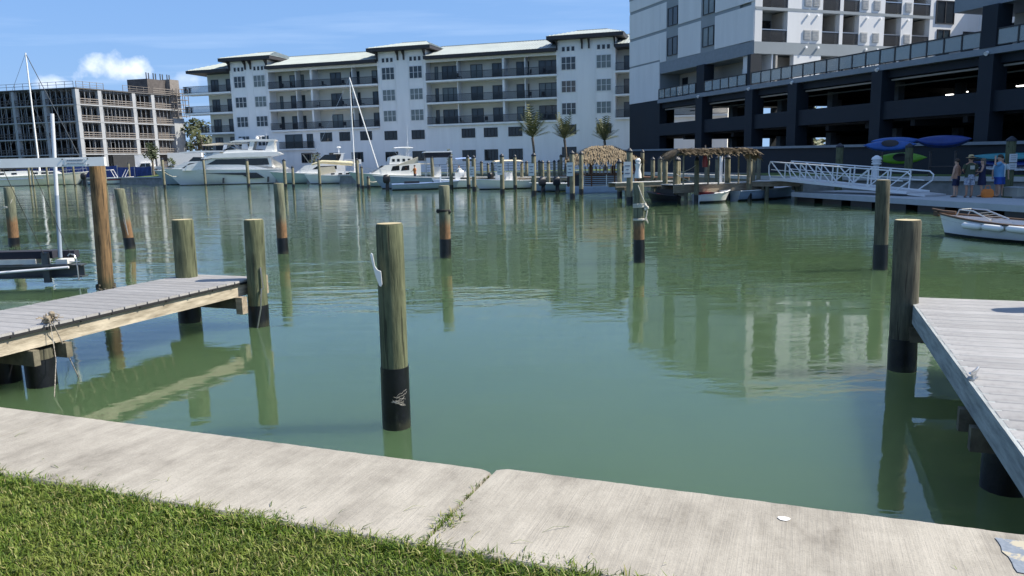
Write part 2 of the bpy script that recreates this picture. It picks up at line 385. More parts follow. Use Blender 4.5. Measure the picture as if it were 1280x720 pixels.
# grey composite deck boards with fine ribs
def plank_mat(name, base):
    m = mat(name, base, .75); t, n, l, b = nodes_of(m); tcn = n.new('ShaderNodeTexCoord'); ob = tcn.outputs['Object']
    oi = n.new('ShaderNodeObjectInfo')
    g = nnoise(t, nmap(t, ob, (2, 40, 1)), 2, 4); bl = nnoise(t, ob, 3.1, 5, .65)
    k = nmath(t, 'ADD', .84, nmath(t, 'MULTIPLY', oi.outputs['Random'], .2))
    c = ramp(t, bl, [(.28, tuple(x * .7 for x in base)), (.45, base), (.7, tuple(x * 1.12 for x in base))])
    c = nmix(t, nmath(t, 'MULTIPLY', nmath(t, 'SUBTRACT', .52, g, True), 1.6, True), c, tuple(x * .6 for x in base))
    vm = n.new('ShaderNodeVectorMath'); vm.operation = 'SCALE'; l.new(c, vm.inputs[0]); l.new(k, vm.inputs['Scale']); l.new(vm.outputs[0], b.inputs['Base Color']); return m
M['plank'] = plank_mat('plank', (.36, .35, .345))
M['plank_light'] = plank_mat('plank_light', (.4, .39, .385))

# standing seam metal roof
simple('roof_metal', (.4, .435, .42), .45, met=.1, var=.08, vs=.4)

# water: murky green body, mirror surface with ripples that vary across the basin
m = bpy.data.materials.new('harbour_water'); m.use_nodes = True; t, n, l, b = nodes_of(m)
b.inputs['Roughness'].default_value = .015; b.inputs['IOR'].default_value = 1.42; b.inputs['Specular IOR Level'].default_value = .5
b.subsurface_method = 'BURLEY'; b.inputs['Subsurface Weight'].default_value = 1.0; b.inputs['Subsurface Radius'].default_value = (1, 1, 1); b.inputs['Subsurface Scale'].default_value = 2.2
tcn = n.new('ShaderNodeTexCoord'); ob = tcn.outputs['Object']
murk = nnoise(t, ob, .08, 3)
l.new(ramp(t, murk, [(.3, (.05, .089, .045)), (.7, (.064, .105, .05))]), b.inputs['Base Color'])
pat = nnoise(t, nmap(t, ob, (.5, 1.3, 1), R(-12)), .11, 3, .5)
spw = n.new('ShaderNodeSeparateXYZ'); l.new(ob, spw.inputs[0])          # wind reaches the open basin, the seawall side lies in the lee
lee = nmath(t, 'MULTIPLY', nmath(t, 'SUBTRACT', spw.outputs[1], 7.0), .05, True)
amp = nmath(t, 'ADD', nmath(t, 'ADD', .17, nmath(t, 'MULTIPLY', lee, .2)), nmath(t, 'MULTIPLY', nmath(t, 'MULTIPLY', nmath(t, 'SUBTRACT', pat, .47, True), 5.0, True), nmath(t, 'ADD', .12, nmath(t, 'MULTIPLY', lee, .6))))
r1 = nnoise(t, nmap(t, ob, (.55, 1.5, 1), R(-14)), .75, 2, .5, .3)
r2 = nnoise(t, nmap(t, ob, (.8, 1.7, 1), R(8)), 2.6, 3, .5, .4)
r3 = nnoise(t, nmap(t, ob, (1, 1.5, 1), R(-30)), 8.0, 2, .5)
hgt = nmath(t, 'ADD', nmath(t, 'MULTIPLY', r1, 1.0), nmath(t, 'ADD', nmath(t, 'MULTIPLY', r2, .36), nmath(t, 'MULTIPLY', r3, .06)))
hgt = nmath(t, 'MULTIPLY', hgt, amp)
r0 = nnoise(t, nmap(t, ob, (.3, 1.25, 1), R(-6)), .3, 3, .55)           # long low wavelets out in the basin
hgt = nmath(t, 'ADD', hgt, nmath(t, 'MULTIPLY', nmath(t, 'MULTIPLY', r0, lee), 1.3))
bp = n.new('ShaderNodeBump'); bp.inputs['Strength'].default_value = 1.0; bp.inputs['Distance'].default_value = .030
l.new(hgt, bp.inputs['Height']); l.new(bp.outputs[0], b.inputs['Normal']); M['water'] = m
# ------------------------------------------------------------------ setting: water, shores, seawall, lawn
TH = R(-20.7); AX = Vector((math.cos(TH), math.sin(TH), 0)); EX = Vector((-math.sin(TH), math.cos(TH), 0))
def ae(a, e, z=0): return AX * a + EX * e + Vector((0, 0, z))
wb = MB(); wb.add([(-4000, -300, 0), (4000, -300, 0), (4000, 6000, 0), (-4000, 6000, 0)], [(0, 1, 2, 3)])
tag(wb.build('water', M['water']), 'murky green harbour water with soft ripples', kind='structure')
EDGE = [tuple(ae(60, 3.3)[:2]), (47, 6), (33.5, 24), (29.5, 30.5), (20.2, 43.6), (16.0, 50), (13.5, 62), (12, 76), (8, 95), (-20, 103.5), (-42, 121.5), (-62, 134), (-92, 153), (-230, 200)]
shore = MB(); k = len(EDGE); vs = []
for (x, y) in EDGE:
    d = Vector((x, y - 40, 0)).normalized(); vs += [(x, y, 1.05), (x, y, -1.5), (x + d.x * 4000, y + d.y * 4000, 1.05)]
shore.add(vs, [(3 * i, 3 * i + 3, 3 * i + 5, 3 * i + 2) for i in range(k - 1)])
tag(shore.build('ground', M['earth']), 'flat sandy shore behind the marina', kind='structure')
qw = MB()
qw.add(vs, [(3 * i, 3 * i + 1, 3 * i + 4, 3 * i + 3) for i in range(k - 1)])
q = tag(qw.build('quay_wall', M['seawall_face']), 'weathered grey concrete quay wall along the far shore', kind='structure')
cp = MB()
for i in range(2, 12):
    a = Vector((*EDGE[i], 1.08)); b_ = Vector((*EDGE[i + 1], 1.08)); cp.beam(a, b_, .5, .22)
cp.build('coping', M['far_deck'], q)
gs = MB()
gs.add([(24.5, 42.6, 1.09), (36, 27, 1.09), (44, 31, 1.09), (32, 54, 1.09), (26, 66, 1.09), (17.2, 60, 1.09), (18.5, 51, 1.09)], [tuple(range(7))])
gs.add([(9.5, 98, 1.09), (22, 76, 1.09), (26, 80, 1.09), (14, 108, 1.09), (-15, 112, 1.09), (-17, 106, 1.09)], [tuple(range(6))])
tag(gs.build('grass_strip', M['lawn_far']), 'green grass strip behind the far docks', kind='structure')
# near seawall
sw = link('seawall', None, None, (0, 0, 0), TH); tag(sw, 'pale concrete seawall cap at the edge of the lawn', kind='structure')
def slab(a0, a1, e0, e1, step, round0, round1, seed):
    rr = random.Random(seed); secs = []; a = a0; js = [0, 0]
    stops = [a0 + i * (a1 - a0) / int((a1 - a0) / step) for i in range(int((a1 - a0) / step) + 1)]
    for a in stops:
        js = [.3 * j + rr.uniform(-.0028, .0028) for j in js]
        c = 0
        if round0 and a - a0 < .07: c = (.07 - (a - a0)) ** 2 * 4
        if round1 and a1 - a < .07: c = (.07 - (a1 - a)) ** 2 * 4
        secs.append([(a, e0 + js[1], .62), (a, e0 + js[1], .9), (a, e0 + .015 + js[1], .917), (a, (e0 + e1) / 2, .92), (a, e1 - .02 - c + js[0], .92 - c * .3), (a, e1 - c + js[0], .9 - c * .3), (a, e1 - .004 - c + js[0], .66)])
    return MB().loft(secs)
slab(-26, -4.5, 2.66, 3.505, .25, 0, 0, 3).build('concrete_slab', M['cap_concrete'], sw, 40)
slab(-4.494, -1.456, 2.66, 3.507, .03, 0, 1, 1).build('concrete_slab', M['cap_concrete'], sw, 40)
slab(-1.434, 6.0, 2.665, 3.545, .03, 1, 0, 2).build('concrete_slab', M['cap_concrete'], sw, 40)
slab(6.01, 40, 2.665, 3.545, .25, 0, 0, 4).build('concrete_slab', M['cap_concrete'], sw, 40)
MB().box(-26, 2.85, -2, 40, 3.40, .66).build('wall_face', M['seawall_face'], sw)
MB().box(-1.47, 2.72, .63, -1.41, 3.46, .893).build('joint_filler', M['soil'], sw)
# marks on the cap
spot = MB(); ang = [2 * math.pi * i / 18 for i in range(18)]
pp = at(980, 648, .924); pa, pe = pp.dot(AX), pp.dot(EX)
spot.add([(pa + .026 * math.cos(t) * (1 + .12 * math.sin(3 * t)), pe + .02 * math.sin(t), .924) for t in ang], [tuple(range(18))]); spot.build('paint_spot', M['paint_dot'], sw)
patch = MB(); rr = random.Random(5)
def jag(p, q, nn): return [(p[0] + (q[0] - p[0]) * i / nn + rr.uniform(-.006, .006), p[1] + (q[1] - p[1]) * i / nn + rr.uniform(-.006, .006)) for i in range(nn)]
q0 = at(1243, 672, .924); q1 = at(1264, 714, .924)
c_ = [(q0.dot(AX), q0.dot(EX)), (q1.dot(AX) + .02, q1.dot(EX)), (q1.dot(AX) + .55, q1.dot(EX) - .02), (q0.dot(AX) + .6, q0.dot(EX) + .015)]
pol = sum([jag(c_[i], c_[(i + 1) % 4], 7) for i in range(4)], [])
patch.add([(x, y, .924) for x, y in pol], [tuple(range(len(pol)))])
m = mat('patch_paint', (.1, .12, .15), .5); t, n, l, b = nodes_of(m); tcn = n.new('ShaderNodeTexCoord')
f = ramp(t, nnoise(t, tcn.outputs['Object'], 11, 5, .7), [(.52, 0.0), (.57, 1.0)]); f2 = nnoise(t, tcn.outputs['Object'], 60, 4)
l.new(nmix(t, f, nmix(t, f2, (.1, .13, .17), (.28, .31, .36)), (.42, .38, .29)), b.inputs['Base Color'])
patch.build('paint_patch', m, sw)
# lawn
lw_ = MB(); A0, A1, E0, E1 = -26, 40, -60, 2.69
na, ne = 80, 24; lvs = []; rr = random.Random(8)
for i in range(na + 1):
    for j in range(ne + 1):
        a = A0 + (A1 - A0) * i / na; e = E1 - (E1 - E0) * (j / ne) ** 3
        lvs.append(tuple(ae(a, e, .885 + (0 if j == 0 else rr.uniform(-.015, .015)))))
lw_.add(lvs, [(i * (ne + 1) + j, i * (ne + 1) + j + 1, (i + 1) * (ne + 1) + j + 1, (i + 1) * (ne + 1) + j) for i in range(na) for j in range(ne)])
tag(lw_.build('lawn', M['soil']), 'sunny lawn behind the seawall', kind='structure')
m = mat('grass_blade', (.09, .16, .03), .5, spec=.25); t, n, l, b = nodes_of(m); geo = n.new('ShaderNodeNewGeometry'); tcn = n.new('ShaderNodeTexCoord')
patchy = nnoise(t, tcn.outputs['Object'], 2.4, 4, .6)
c = ramp(t, geo.outputs['Random Per Island'], [(0, (.045, .09, .012)), (.35, (.1, .175, .02)), (.7, (.17, .24, .036)), (.87, (.26, .29, .08)), (1, (.42, .36, .18))])
c = nmix(t, nmath(t, 'MULTIPLY', nmath(t, 'SUBTRACT', patchy, .45, True), 1.6, True), c, (.25, .26, .068))
l.new(c, b.inputs['Base Color'])
tl = n.new('ShaderNodeBsdfTranslucent'); l.new(c, tl.inputs[0]); ms = n.new('ShaderNodeMixShader'); ms.inputs[0].default_value = .3
l.new(b.outputs[0], ms.inputs[1]); l.new(tl.outputs[0], ms.inputs[2]); l.new(ms.outputs[0], n['Material Output'].inputs[0]); M['grass_blade'] = m
def blades(P, hgt, wid, seed, lean=.55):
    g = np.random.default_rng(seed); k = len(P)
    th = g.uniform(0, 2 * np.pi, k); ln = g.uniform(.15, 1, k) ** 1.2 * lean * 1.6; h = hgt * g.uniform(.45, 1.25, k); wd = wid * g.uniform(.6, 1.3, k)
    d = np.stack([np.cos(th), np.sin(th), 0 * th], 1); s = np.stack([-np.sin(th), np.cos(th), 0 * th], 1); up = np.array([0, 0, 1.])
    v0 = P - s * wd[:, None] / 2; v1 = P + s * wd[:, None] / 2
    mid = P + d * (h * ln * .35)[:, None] + up * (h * .6)[:, None]
    v2 = mid - s * wd[:, None] * .42; v3 = mid + s * wd[:, None] * .42
    tip = P + d * (h * ln * 1.0)[:, None] + up * (h * (1 - .25 * ln))[:, None]
    V = np.stack([v0, v1, v3, v2, tip], 1).reshape(-1, 3); b0 = np.arange(k) * 5
    F = []
    quads = np.stack([b0, b0 + 1, b0 + 2, b0 + 3], 1); tris = np.stack([b0 + 3, b0 + 2, b0 + 4], 1)
    me = bpy.data.meshes.new('grass'); me.vertices.add(len(V)); me.vertices.foreach_set('co', V.ravel())
    me.loops.add(k * 7); li = np.concatenate([quads, tris], 1).ravel(); me.loops.foreach_set('vertex_index', li)
    me.polygons.add(2 * k); st = np.stack([np.arange(k) * 7, np.arange(k) * 7 + 4], 1).ravel(); me.polygons.foreach_set('loop_start', st)
    me.polygons.foreach_set('loop_total', np.tile([4, 3], k)); me.update(calc_edges=True); me.validate(); return me
g = np.random.default_rng(3)
def scatter(n_, a0, a1, e0, e1, z):
    a = g.uniform(a0, a1, n_); e = g.uniform(e0, e1, n_)
    return np.array(AX)[None] * a[:, None] + np.array(EX)[None] * e[:, None] + np.array([0, 0, z])[None], a, e
P, a, e = scatter(150000, -5.2, 1.2, 1.35, 2.79, .885)
edge = 2.702 + .028 * np.sin(a * 5.1) + .022 * np.sin(a * 13.7 + 1) + g.normal(0, .014, len(a)); P = P[e < edge]
me = blades(P, .042, .0062, 5, .75); me.materials.append(M['grass_blade']); tag(link('grass', me), 'thick short green grass of the lawn', 'grass', kind='stuff')
P, a, e = scatter(9000, -5.2, 1.2, 2.58, 2.70, .89); keep = g.uniform(0, 1, len(a)) < .25 + .75 * (np.sin(a * 7.3) + np.sin(a * 17 + 2) + np.sin(a * 31) > .2)
me = blades(P[keep], .056, .0062, 15, .9); me.materials.append(M['grass_blade']); tag(link('grass', me), 'ragged grass fringe hanging over the seawall cap', 'grass', kind='stuff')
P, a, e = scatter(90000, -12, 9, -1.5, 2.7, .885); P = P[(a < -5.2) | (a > 1.2) | (e < 1.35)]
me = blades(P, .05, .009, 6); me.materials.append(M['grass_blade']); tag(link('grass', me), 'thick short green grass of the lawn', 'grass', kind='stuff')
P, a, e = scatter(130, -5.2, 1.0, 2.74, 3.15, .922); keep = g.uniform(0, 1, len(a)) < np.exp(-(e - 2.74) / .12)
me = blades(P[keep], .02, .004, 25, 6.0); me.materials.append(M['grass_blade']); tag(link('grass_clippings', me), 'loose grass clippings lying on the seawall cap', 'clippings', kind='stuff')
P, a, e = scatter(2600, -1.6, -1.28, 2.68, 3.44, .895); cen = -1.44 + .02 * np.sin(e * 9); keep = (np.abs(a - cen) < .009 + .05 * np.exp(-((e - 2.9) / .1) ** 2)) & (g.uniform(0, 1, len(a)) < .5 + 1.0 * np.exp(-((e - 2.93) / .1) ** 2))
me = blades(P[keep], .045, .006, 9, .9); me.materials.append(M['grass_blade']); tag(link('weeds', me), 'weeds sprouting in the crack between the two cap slabs', 'weeds', kind='stuff')

# ------------------------------------------------------------------ piles
def pile(label, base, top, r, m, sleeve=None, group=None, name='mooring_pile', cap=None, n=18, far=False):
    base = Vector(base); dx = Vector(top) - base; root = thing(name, label, 'pile', base, 0, group)
    H = dx.z; prof = []
    steps = 9 if not far else 3
    def ring(z, rad, wob):
        c = Vector((dx.x * z / H, dx.y * z / H, z)); ph = wobs
        return [c + Vector((math.cos(2 * math.pi * j / n) * rad * (1 + wob * (math.sin(2 * 2 * math.pi * j / n + ph) + .6 * math.sin(5 * 2 * math.pi * j / n + 2 * ph + z))), math.sin(2 * math.pi * j / n) * rad * (1 + wob * (math.cos(3 * 2 * math.pi * j / n + ph + z * .7))), 0)) for j in range(n)]
    wobs = rnd.uniform(0, 6)
    secs = [ring(-1.3 + (H + 1.3 - .02) * i / steps, r * (1 + .05 * (1 - i / steps)) * (1 + rnd.uniform(-.012, .012)), .012 if not far else 0) for i in range(steps + 1)]
    secs.append(ring(H, r * .93, .012 if not far else 0))
    MB().loft(secs).build('post', m, root, 50)
    if not far:
        ct = ring(H + .003, r * .915, .012); MB().add(ct, [tuple(range(n))]).build('cut_end', M['cut_end'], root)
    if sleeve:
        w2 = .012 if not far else 0
        MB().loft([ring(-1.3, r * 1.1, w2), ring(sleeve * .5, r * 1.085, w2 * 1.4), ring(sleeve, r * 1.07, w2)]).build('sleeve', M['sleeve'], root, 50)
    if cap == 'cone':
        c = Vector((dx.x, dx.y, H)); MB().lathe([(r * 1.12, -.06), (r * 1.12, .02), (r * .3, .16), (.01, .18)], 10, c).build('cap', M['navy'], root)
    return root
def ppx(label, base, top, r, m, sl=None, **kw):
    B = at(*base); return pile(label, B, atY(*top, B.y), r, m, sl, **kw)
pile_c = ppx('tall green-grey mooring pile with white hook and black sleeve in the open water', (496, 533), (486.5, 279.5), .126, M['pile_green'], .6)
hk = MB(); hk.prism([(-.165, 1.685), (-.155, 1.7), (-.143, 1.69), (-.128, 1.58), (-.105, 1.545), (-.075, 1.53), (-.07, 1.41), (-.08, 1.39), (-.096, 1.4), (-.128, 1.5)], -.15, -.118); hk.v = [(x + .022, y, z) for x, y, z in hk.v]; hk.build('hook', M['gelcoat'], pile_c)
fr = MB(); rr = random.Random(4)
for i in range(11):
    z = .31 + rr.uniform(-.03, .03); t0 = rr.uniform(-1.75, -1.3); sl_p = rr.uniform(-.05, .04); pts = []
    for s_ in range(8):
        t_ = t0 + s_ * .12; pts.append((.1415 * math.cos(t_), .1415 * math.sin(t_), z + sl_p * s_ / 5 + rr.uniform(-.009, .009)))
    fr.path(pts, .0012, 4)
fr.build('frayed_line', M['rope'], pile_c)
pr = ppx('dark weathered pile at the outer corner of the right-hand dock', (1127, 462), (1135, 275), .142, M['pile_dark'], .38)
ppx('dark upright pile with black sleeve standing before the gangway', (1100, 337), (1104, 225), .138, M['pile_dark'], .55)
p799 = ppx('stained pile with white rope knotted round its upper half', (799, 328), (798, 228), .13, M['pile_stained'], .56)
p556 = ppx('stained pile with a dark chain looped round it', (557, 322), (555, 232), .145, M['pile_stained'], .5)
ppx('stained pile with black sleeve behind the end of the left dock', (354, 317), (348, 229), .145, M['pile_stained'], .46)
pl = ppx('leaning stained pile just right of the boat lift', (163, 311), (149, 236), .15, M['pile_stained'], .36)
p15 = ppx('short pile with a white rope tied to it beside the boat lift cradle', (18, 308), (11, 234), .16, M['pile_stained'], .3)
pb = ppx('rust-brown pile carrying the white boat lift beam', (133, 362), (121, 205), .148, M['pile_brown'], None)
bn = MB(); rr = random.Random(9)
for i in range(70):
    t_ = rr.uniform(0, 6.28); z = rr.uniform(-.05, .12); bn.ell((.17 * math.cos(t_) + .0, .17 * math.sin(t_), z), .03, .03, .025, 5, 3)
bn.build('barnacle_ring', M['barnacle'], pb)
p319 = ppx('green-grey pile with a chain at the outer corner of the left dock', (324, 407), (317, 274.5), .148, M['pile_green'], .34)
p228 = ppx('thick green-grey pile at the back corner of the left dock', (238, 402), (228, 274.5), .165, M['pile_green'], .32)
def coil(mb, c, r, z0, z1, turns, rad, n=10, ph=0):
    pts = []
    for i in range(int(turns * n) + 1):
        t_ = 2 * math.pi * i / n + ph; pts.append((c[0] + r * math.cos(t_), c[1] + r * math.sin(t_), z0 + (z1 - z0) * i / (turns * n)))
    mb.path(pts, rad, 5)
# rope on p799
rp = MB(); coil(rp, (0, 0), .15, 1.32, 1.42, 3, .018); coil(rp, (0, 0), .15, 1.02, 1.06, 2, .016)
rp.path([(.14, -.06, 1.4), (.17, -.09, 1.25), (.14, -.1, 1.1), (.19, -.08, .95), (.15, -.1, 1.05)], .016, 5); rp.path([(-.06, -.14, 1.86), (.02, -.17, 1.62), (.12, -.12, 1.42)], .012, 5)
for i in range(4): rp.ell((.14 + .03 * math.cos(i * 2), -.1, 1.33 + .05 * math.sin(i * 2)), .04, .04, .04, 6, 4)
o = rp.build('rope', M['rope'], None, 60, p799.location); tag(o, 'knotted white rope round the stained pile', 'rope')
ch = MB(); coil(ch, (-.01, 0), .155, 1.22, 1.27, 2, .022); ch.ell((.15, -.06, 1.22), .05, .05, .06, 6, 4); ch.ell((-.15, -.08, 1.24), .05, .04, .06, 6, 4)
tag(ch.build('chain', M['rubber'], None, 60, p556.location), 'dark chain looped round the stained pile', 'chain')
r15 = MB(); coil(r15, (-.03, 0), .17, 1.3, 1.36, 2, .015); r15.path([(-.15, -.1, 1.33), (-.5, -.3, .95), (-.9, -.5, .62), (-1.5, -.8, .3)], .012, 5); r15.path([(.1, -.14, 1.36), (.19, -.1, 1.6)], .012, 5)
tag(r15.build('rope', M['rope'], None, 60, p15.location), 'white mooring rope tied to the short pile by the boat lift', 'rope')
ln = MB(); dv = at(163, 311) - Vector(pl.location)
for k_ in range(3): ln.path([(-.05 + .02 * k_, -.16, .95 + .1 * k_), (.02 + .01 * k_, -.17, .65), (.06, -.17, .45)], .007, 4)
tag(ln.build('rope', M['rope'], None, 60, pl.location), 'frayed rope strands hanging on the leaning pile', 'rope')

# ------------------------------------------------------------------ the two near docks
def plank_mesh(length, wd, name):
    h = .032; c = .009
    prof = [(0, 0), (0, h - c), (c, h)]
    k_ = 7
    for i in range(1, k_):                                             # shallow ribs along the board
        x = wd * i / k_; prof += [(x - .004, h), (x - .0015, h - .005), (x + .0015, h - .005), (x + .004, h)]
    prof += [(wd - c, h), (wd, h - c), (wd, 0)]
    mb = MB(); mb.loft([[(x0, p[0], p[1]) for p in prof] for x0 in (0, length)]); return mb
def dock(label, a0, a1, e0, e1, z, pm, side, stringer_m, bents, ends=True):
    root = thing('dock', label, 'dock', ae((a0 + a1) / 2, (e0 + e1) / 2, z), TH)
    ca, ce = (a0 + a1) / 2, (e0 + e1) / 2; L = a1 - a0
    pitch, wd = .19, .17; me = plank_mesh(L, wd, 'plank').mesh('plank', pm); kk = int((e1 - e0) / pitch)
    for i in range(kk):
        o = link('plank', me, root, (-L / 2 + rnd.uniform(-.006, .006), e1 - ce - pitch * (i + 1), -.032 + rnd.uniform(-.0015, .0015)))
    for s in (-1, 1):
        x = s * (L / 2 - .06)
        mb = MB(); mb.box(x - .035, e0 - ce, -.25, x + .035, e1 - ce - .04, -.034); mb.build('stringer', stringer_m if s == side else M['dock_timber'], root)
        mb = MB(); x2 = s * (L / 2 + .008); mb.box(min(x2, x2 - s * .03), e0 - ce, -.068, max(x2, x2 - s * .03), e1 - ce, -.034); mb.build('edge_trim', M['dark_frame'] if s == side and side == 1 else M['dock_timber_dark'], root)
    MB().box(-.04, e0 - ce, -.24, .04, e1 - ce - .05, -.034).build('stringer', M['dock_timber_dark'], root)
    for (e_, pa_list, beams) in bents:
        for off in beams:
            MB().box(-L / 2 - (.05 if side == -1 else .0), e_ + off - ce - .04, -.44, L / 2 + (.06 if side == 1 else .0), e_ + off - ce + .04, -.262).build('cross_beam', M['dock_timber_dark'], root)
        for p_ in pa_list:
            sp = MB(); sp.lathe([(.15, -2), (.15, -.30)], 16, (p_ - ca, e_ - ce, 0)); o = sp.build('support_pile', M['pile_dark'], root, 50)
            sp = MB(); sp.lathe([(.166, -2), (.164, -.42)], 16, (p_ - ca, e_ - ce, 0), wob=.01); sp.build('sleeve', M['sleeve_plain'], o, 50)
    return root
_bolt = MB().tube((0, 0, 0), (.012, 0, 0), .014, n=6).mesh('bolt', M['dark_frame'])
dl = dock('grey plank dock with a weathered timber side, left of the lone pile', -9.6, -8.16, 3.5, 10.05, .75, M['plank'], 1, M['dock_timber'], [(6.28, (-8.24 - .12, -8.95), (-.22, .2)), (9.66, (), (-.1,))])
for i in range(14): link('bolt', _bolt, dl, (.735, 3.1 - i * .45, -.052))
bk = MB(); bk.box(.74, 2.66, -.5, .86, 2.78, -.24); bk.build('beam_end', M['dock_timber'], dl)
bk = MB(); bk.box(.78, 3.25, -.28, .83, 3.35, .02); bk.build('beam_end', M['dock_timber'], dl)
m = mat('dock_side_grey', (.27, .3, .31), .85, var=.3, vs=4, c2=(.42, .45, .46), bump=.4, bs=25, stretch=(5, .6, 5)); M['dock_side_grey'] = m
m = mat('dock_side_tan', (.3, .25, .18), .85, var=.3, vs=3, c2=(.56, .49, .38), bump=.4, bs=25, stretch=(5, .8, 5)); M['dock_side_tan'] = m
for c in dl.children:
    if c.name.startswith('stringer') and c.data.vertices[0].co.x > .3: c.data.materials[0] = m
dr = dock('pale grey plank dock with cleat, right of the open water', 1.25, 2.78, 3.5, 10.07, .80, M['plank_light'], -1, M['dock_side_grey'], [(6.35, (1.50, 2.5), (-.24, .2)), (9.72, (2.9,), (-.13, .13))])
for c in dr.children:
    if c.name.startswith('stringer') and c.data.vertices[0].co.x < -.3: c.data.transform(Matrix.Translation((-.052, 0, .031)))
pile('pale mooring pile at the far right corner of the right-hand dock', ae(2.86, 9.72), ae(2.86, 9.72, 1.72), .15, M['pile_green'], .38)
# cleat on the right dock
cw = at(1217, 474, .8); cl = thing('cleat', 'small galvanised cleat on the pale grey plank dock', 'cleat', (cw.x, cw.y, .8), TH + R(65))
MB().box(-.05, -.02, 0, .05, .02, .012).build('base', M['steel'], cl)
cb = MB(); cb.tube((-.025, 0, .01), (-.025, 0, .055), .011); cb.tube((.025, 0, .01), (.025, 0, .055), .011); cb.path([(-.11, 0, .07), (-.06, 0, .056), (.06, 0, .056), (.11, 0, .07)], [.008, .013, .013, .008], 8); cb.build('horn', M['steel'], cl, 60)
# knotted line on the left dock, hanging to the water
kp = at(62, 404, .75); kt = MB(); rr = random.Random(21)
for i in range(26):
    t_ = rr.uniform(0, 6.28); q_ = rr.uniform(.05, .16); kt.path([(rr.uniform(-.03, .03), rr.uniform(-.03, .03), .02), (q_ * .6 * math.cos(t_), q_ * .6 * math.sin(t_), rr.uniform(.03, .11)), (q_ * math.cos(t_), q_ * math.sin(t_), rr.uniform(.0, .1))], .006, 4)
for i in range(5): kt.ell((rr.uniform(-.04, .04), rr.uniform(-.04, .04), .03 + .02 * i), .04, .035, .03, 6, 4)
tag(kt.build('rope', M['dock_timber'], None, 60, kp), 'frayed rope knot tied at the edge of the left dock', 'rope')
hang = MB(); e0_ = ae(-8.1, kp.dot(EX), .72)
w1 = at(101, 470, 0); hang.path([kp + Vector((.02, 0, .03)), e0_, e0_.lerp(w1, .5) + Vector((0, 0, -.05)), w1 + Vector((0, 0, -.1))], .0065, 5)
w2 = at(66, 500, 0); hang.path([kp, e0_ + Vector((-.03, -.02, 0)), e0_ + Vector((0, -.05, -.4)), w2 + Vector((0, 0, -.1))], .005, 5)
tag(hang.build('rope', M['rope_mottled'], None, 60), 'thin mottled lines hanging from the left dock into the water', 'rope')
c1_ = at(326, 395); chn = MB(); chn.path([Vector(p319.location) + Vector((.13, -.14, .62)), Vector(p319.location) + Vector((.1, -.17, .3)), Vector(p319.location) + Vector((.02, -.19, -.05))], .012, 5)
chn.path([Vector(p319.location) + Vector((.13, -.12, .95)), Vector(p319.location) + Vector((.15, -.12, .6))], .012, 5)
tag(chn.build('chain', M['steel'], None, 60), 'thin chain hanging down the corner pile of the left dock', 'chain')

# ------------------------------------------------------------------ boat lift, left
Yb = 15.88; xb = atY(131.5, 202, Yb); bl = thing('boat_lift', 'white aluminium boat lift with a low carpeted cradle', 'boat lift', (xb.x, Yb, 0))
zb0, zb1 = 2.585, 2.765
MB().box(-9, -.06, zb0, 0, .06, zb1).build('top_beam', M['white_paint'], bl, rz=R(10))
nx = atY(98, 200, Yb).x - xb.x; nz = .675 + 2
pb_ = MB().box(nx - .2, -.066, zb0 + .035, nx + .2, -.0605, zb1 - .03).build('nameplate', M['sign_white'], bl, rz=R(10))
ink = MB(); rr = random.Random(2)
for row, (zz, hh) in enumerate(((zb1 - .062, .018), (zb0 + .06, .012))):
    x = -.15
    while x < .15:
        w_ = rr.uniform(.008, .02); ink.box(nx + x, -.07, zz, nx + x + w_, -.0665, zz + hh); x += w_ + rr.uniform(.004, .01)
ink.build('print', M['sign_ink'], pb_)
bo = MB()
for sx in (-.235, .235):
    for sz in (.03, .15): bo.tube((nx + sx, -.06, zb0 + sz), (nx + sx, -.075, zb0 + sz), .013, n=6)
bo.build('bolt', M['galv_dark'], bl, rz=R(10))
ob_ = atY(75.5, 322, 17.0) - Vector(bl.location); ot = atY(65, 142, 17.0) - Vector(bl.location); om = ob_.lerp(ot, .44)
MB().tube(om, ot, .041, n=12).build('guide_pole', M['pvc'], bl, 60)
MB().tube(ob_, om, .043, n=12).build('pole_sleeve', M['pvc_grey'], bl, 60)  # lower length of the pole in a greyer, bluer tone
xr = atY(106, 335, 17.2).x - xb.x
cbm = MB()
for z0, z1, d in ((.14, .17, .13), (.17, .40, .012), (.40, .43, .13)): cbm.box(-9, 1.3 - d, z0, xr, 1.3 + d, z1)
cbm.build('cradle_beam', M['galv_dark'], bl)
x2 = atY(90, 320, 17.2).x - xb.x; x3 = atY(48, 320, 17.2).x - xb.x; x4 = atY(69, 320, 17).x - xb.x
MB().box(-9, 1.2, .46, x3, 1.45, .57).build('bunk', M['bunk_white'], bl); MB().box(x4, 1.1, .46, x2, 1.4, .56).build('bunk', M['bunk_white'], bl)
MB().box(-9, 1.22, .575, x4 - .12, 1.62, .74).build('bunk_carpet', M['carpet_navy'], bl); MB().box(x4 - .1, 1.42, .56, x2, 1.62, .72).build('bunk_carpet', M['carpet_navy'], bl)
pA = atY(0, 341, 16.7) - Vector(bl.location); pB_ = atY(86, 334, 16.9) - Vector(bl.location); MB().tube(pA + (pA - pB_) * 2, pB_, .028, n=8).build('rail', M['pvc'], bl)
hx = xr - .1; jb = MB(); jb.path([(hx + .06, 1.1, .1), (hx + .06, 1.1, .55), (hx + .02, 1.1, .66), (hx - .08, 1.1, .68), (hx - .12, 1.1, .64)], .018, 6); jb.tube((hx - .1, 1.1, .5), (hx + .14, 1.1, .5), .015); jb.tube((hx - .06, 1.1, .1), (hx + .12, 1.1, .1), .012); jb.build('bracket', M['steel'], bl, 60)
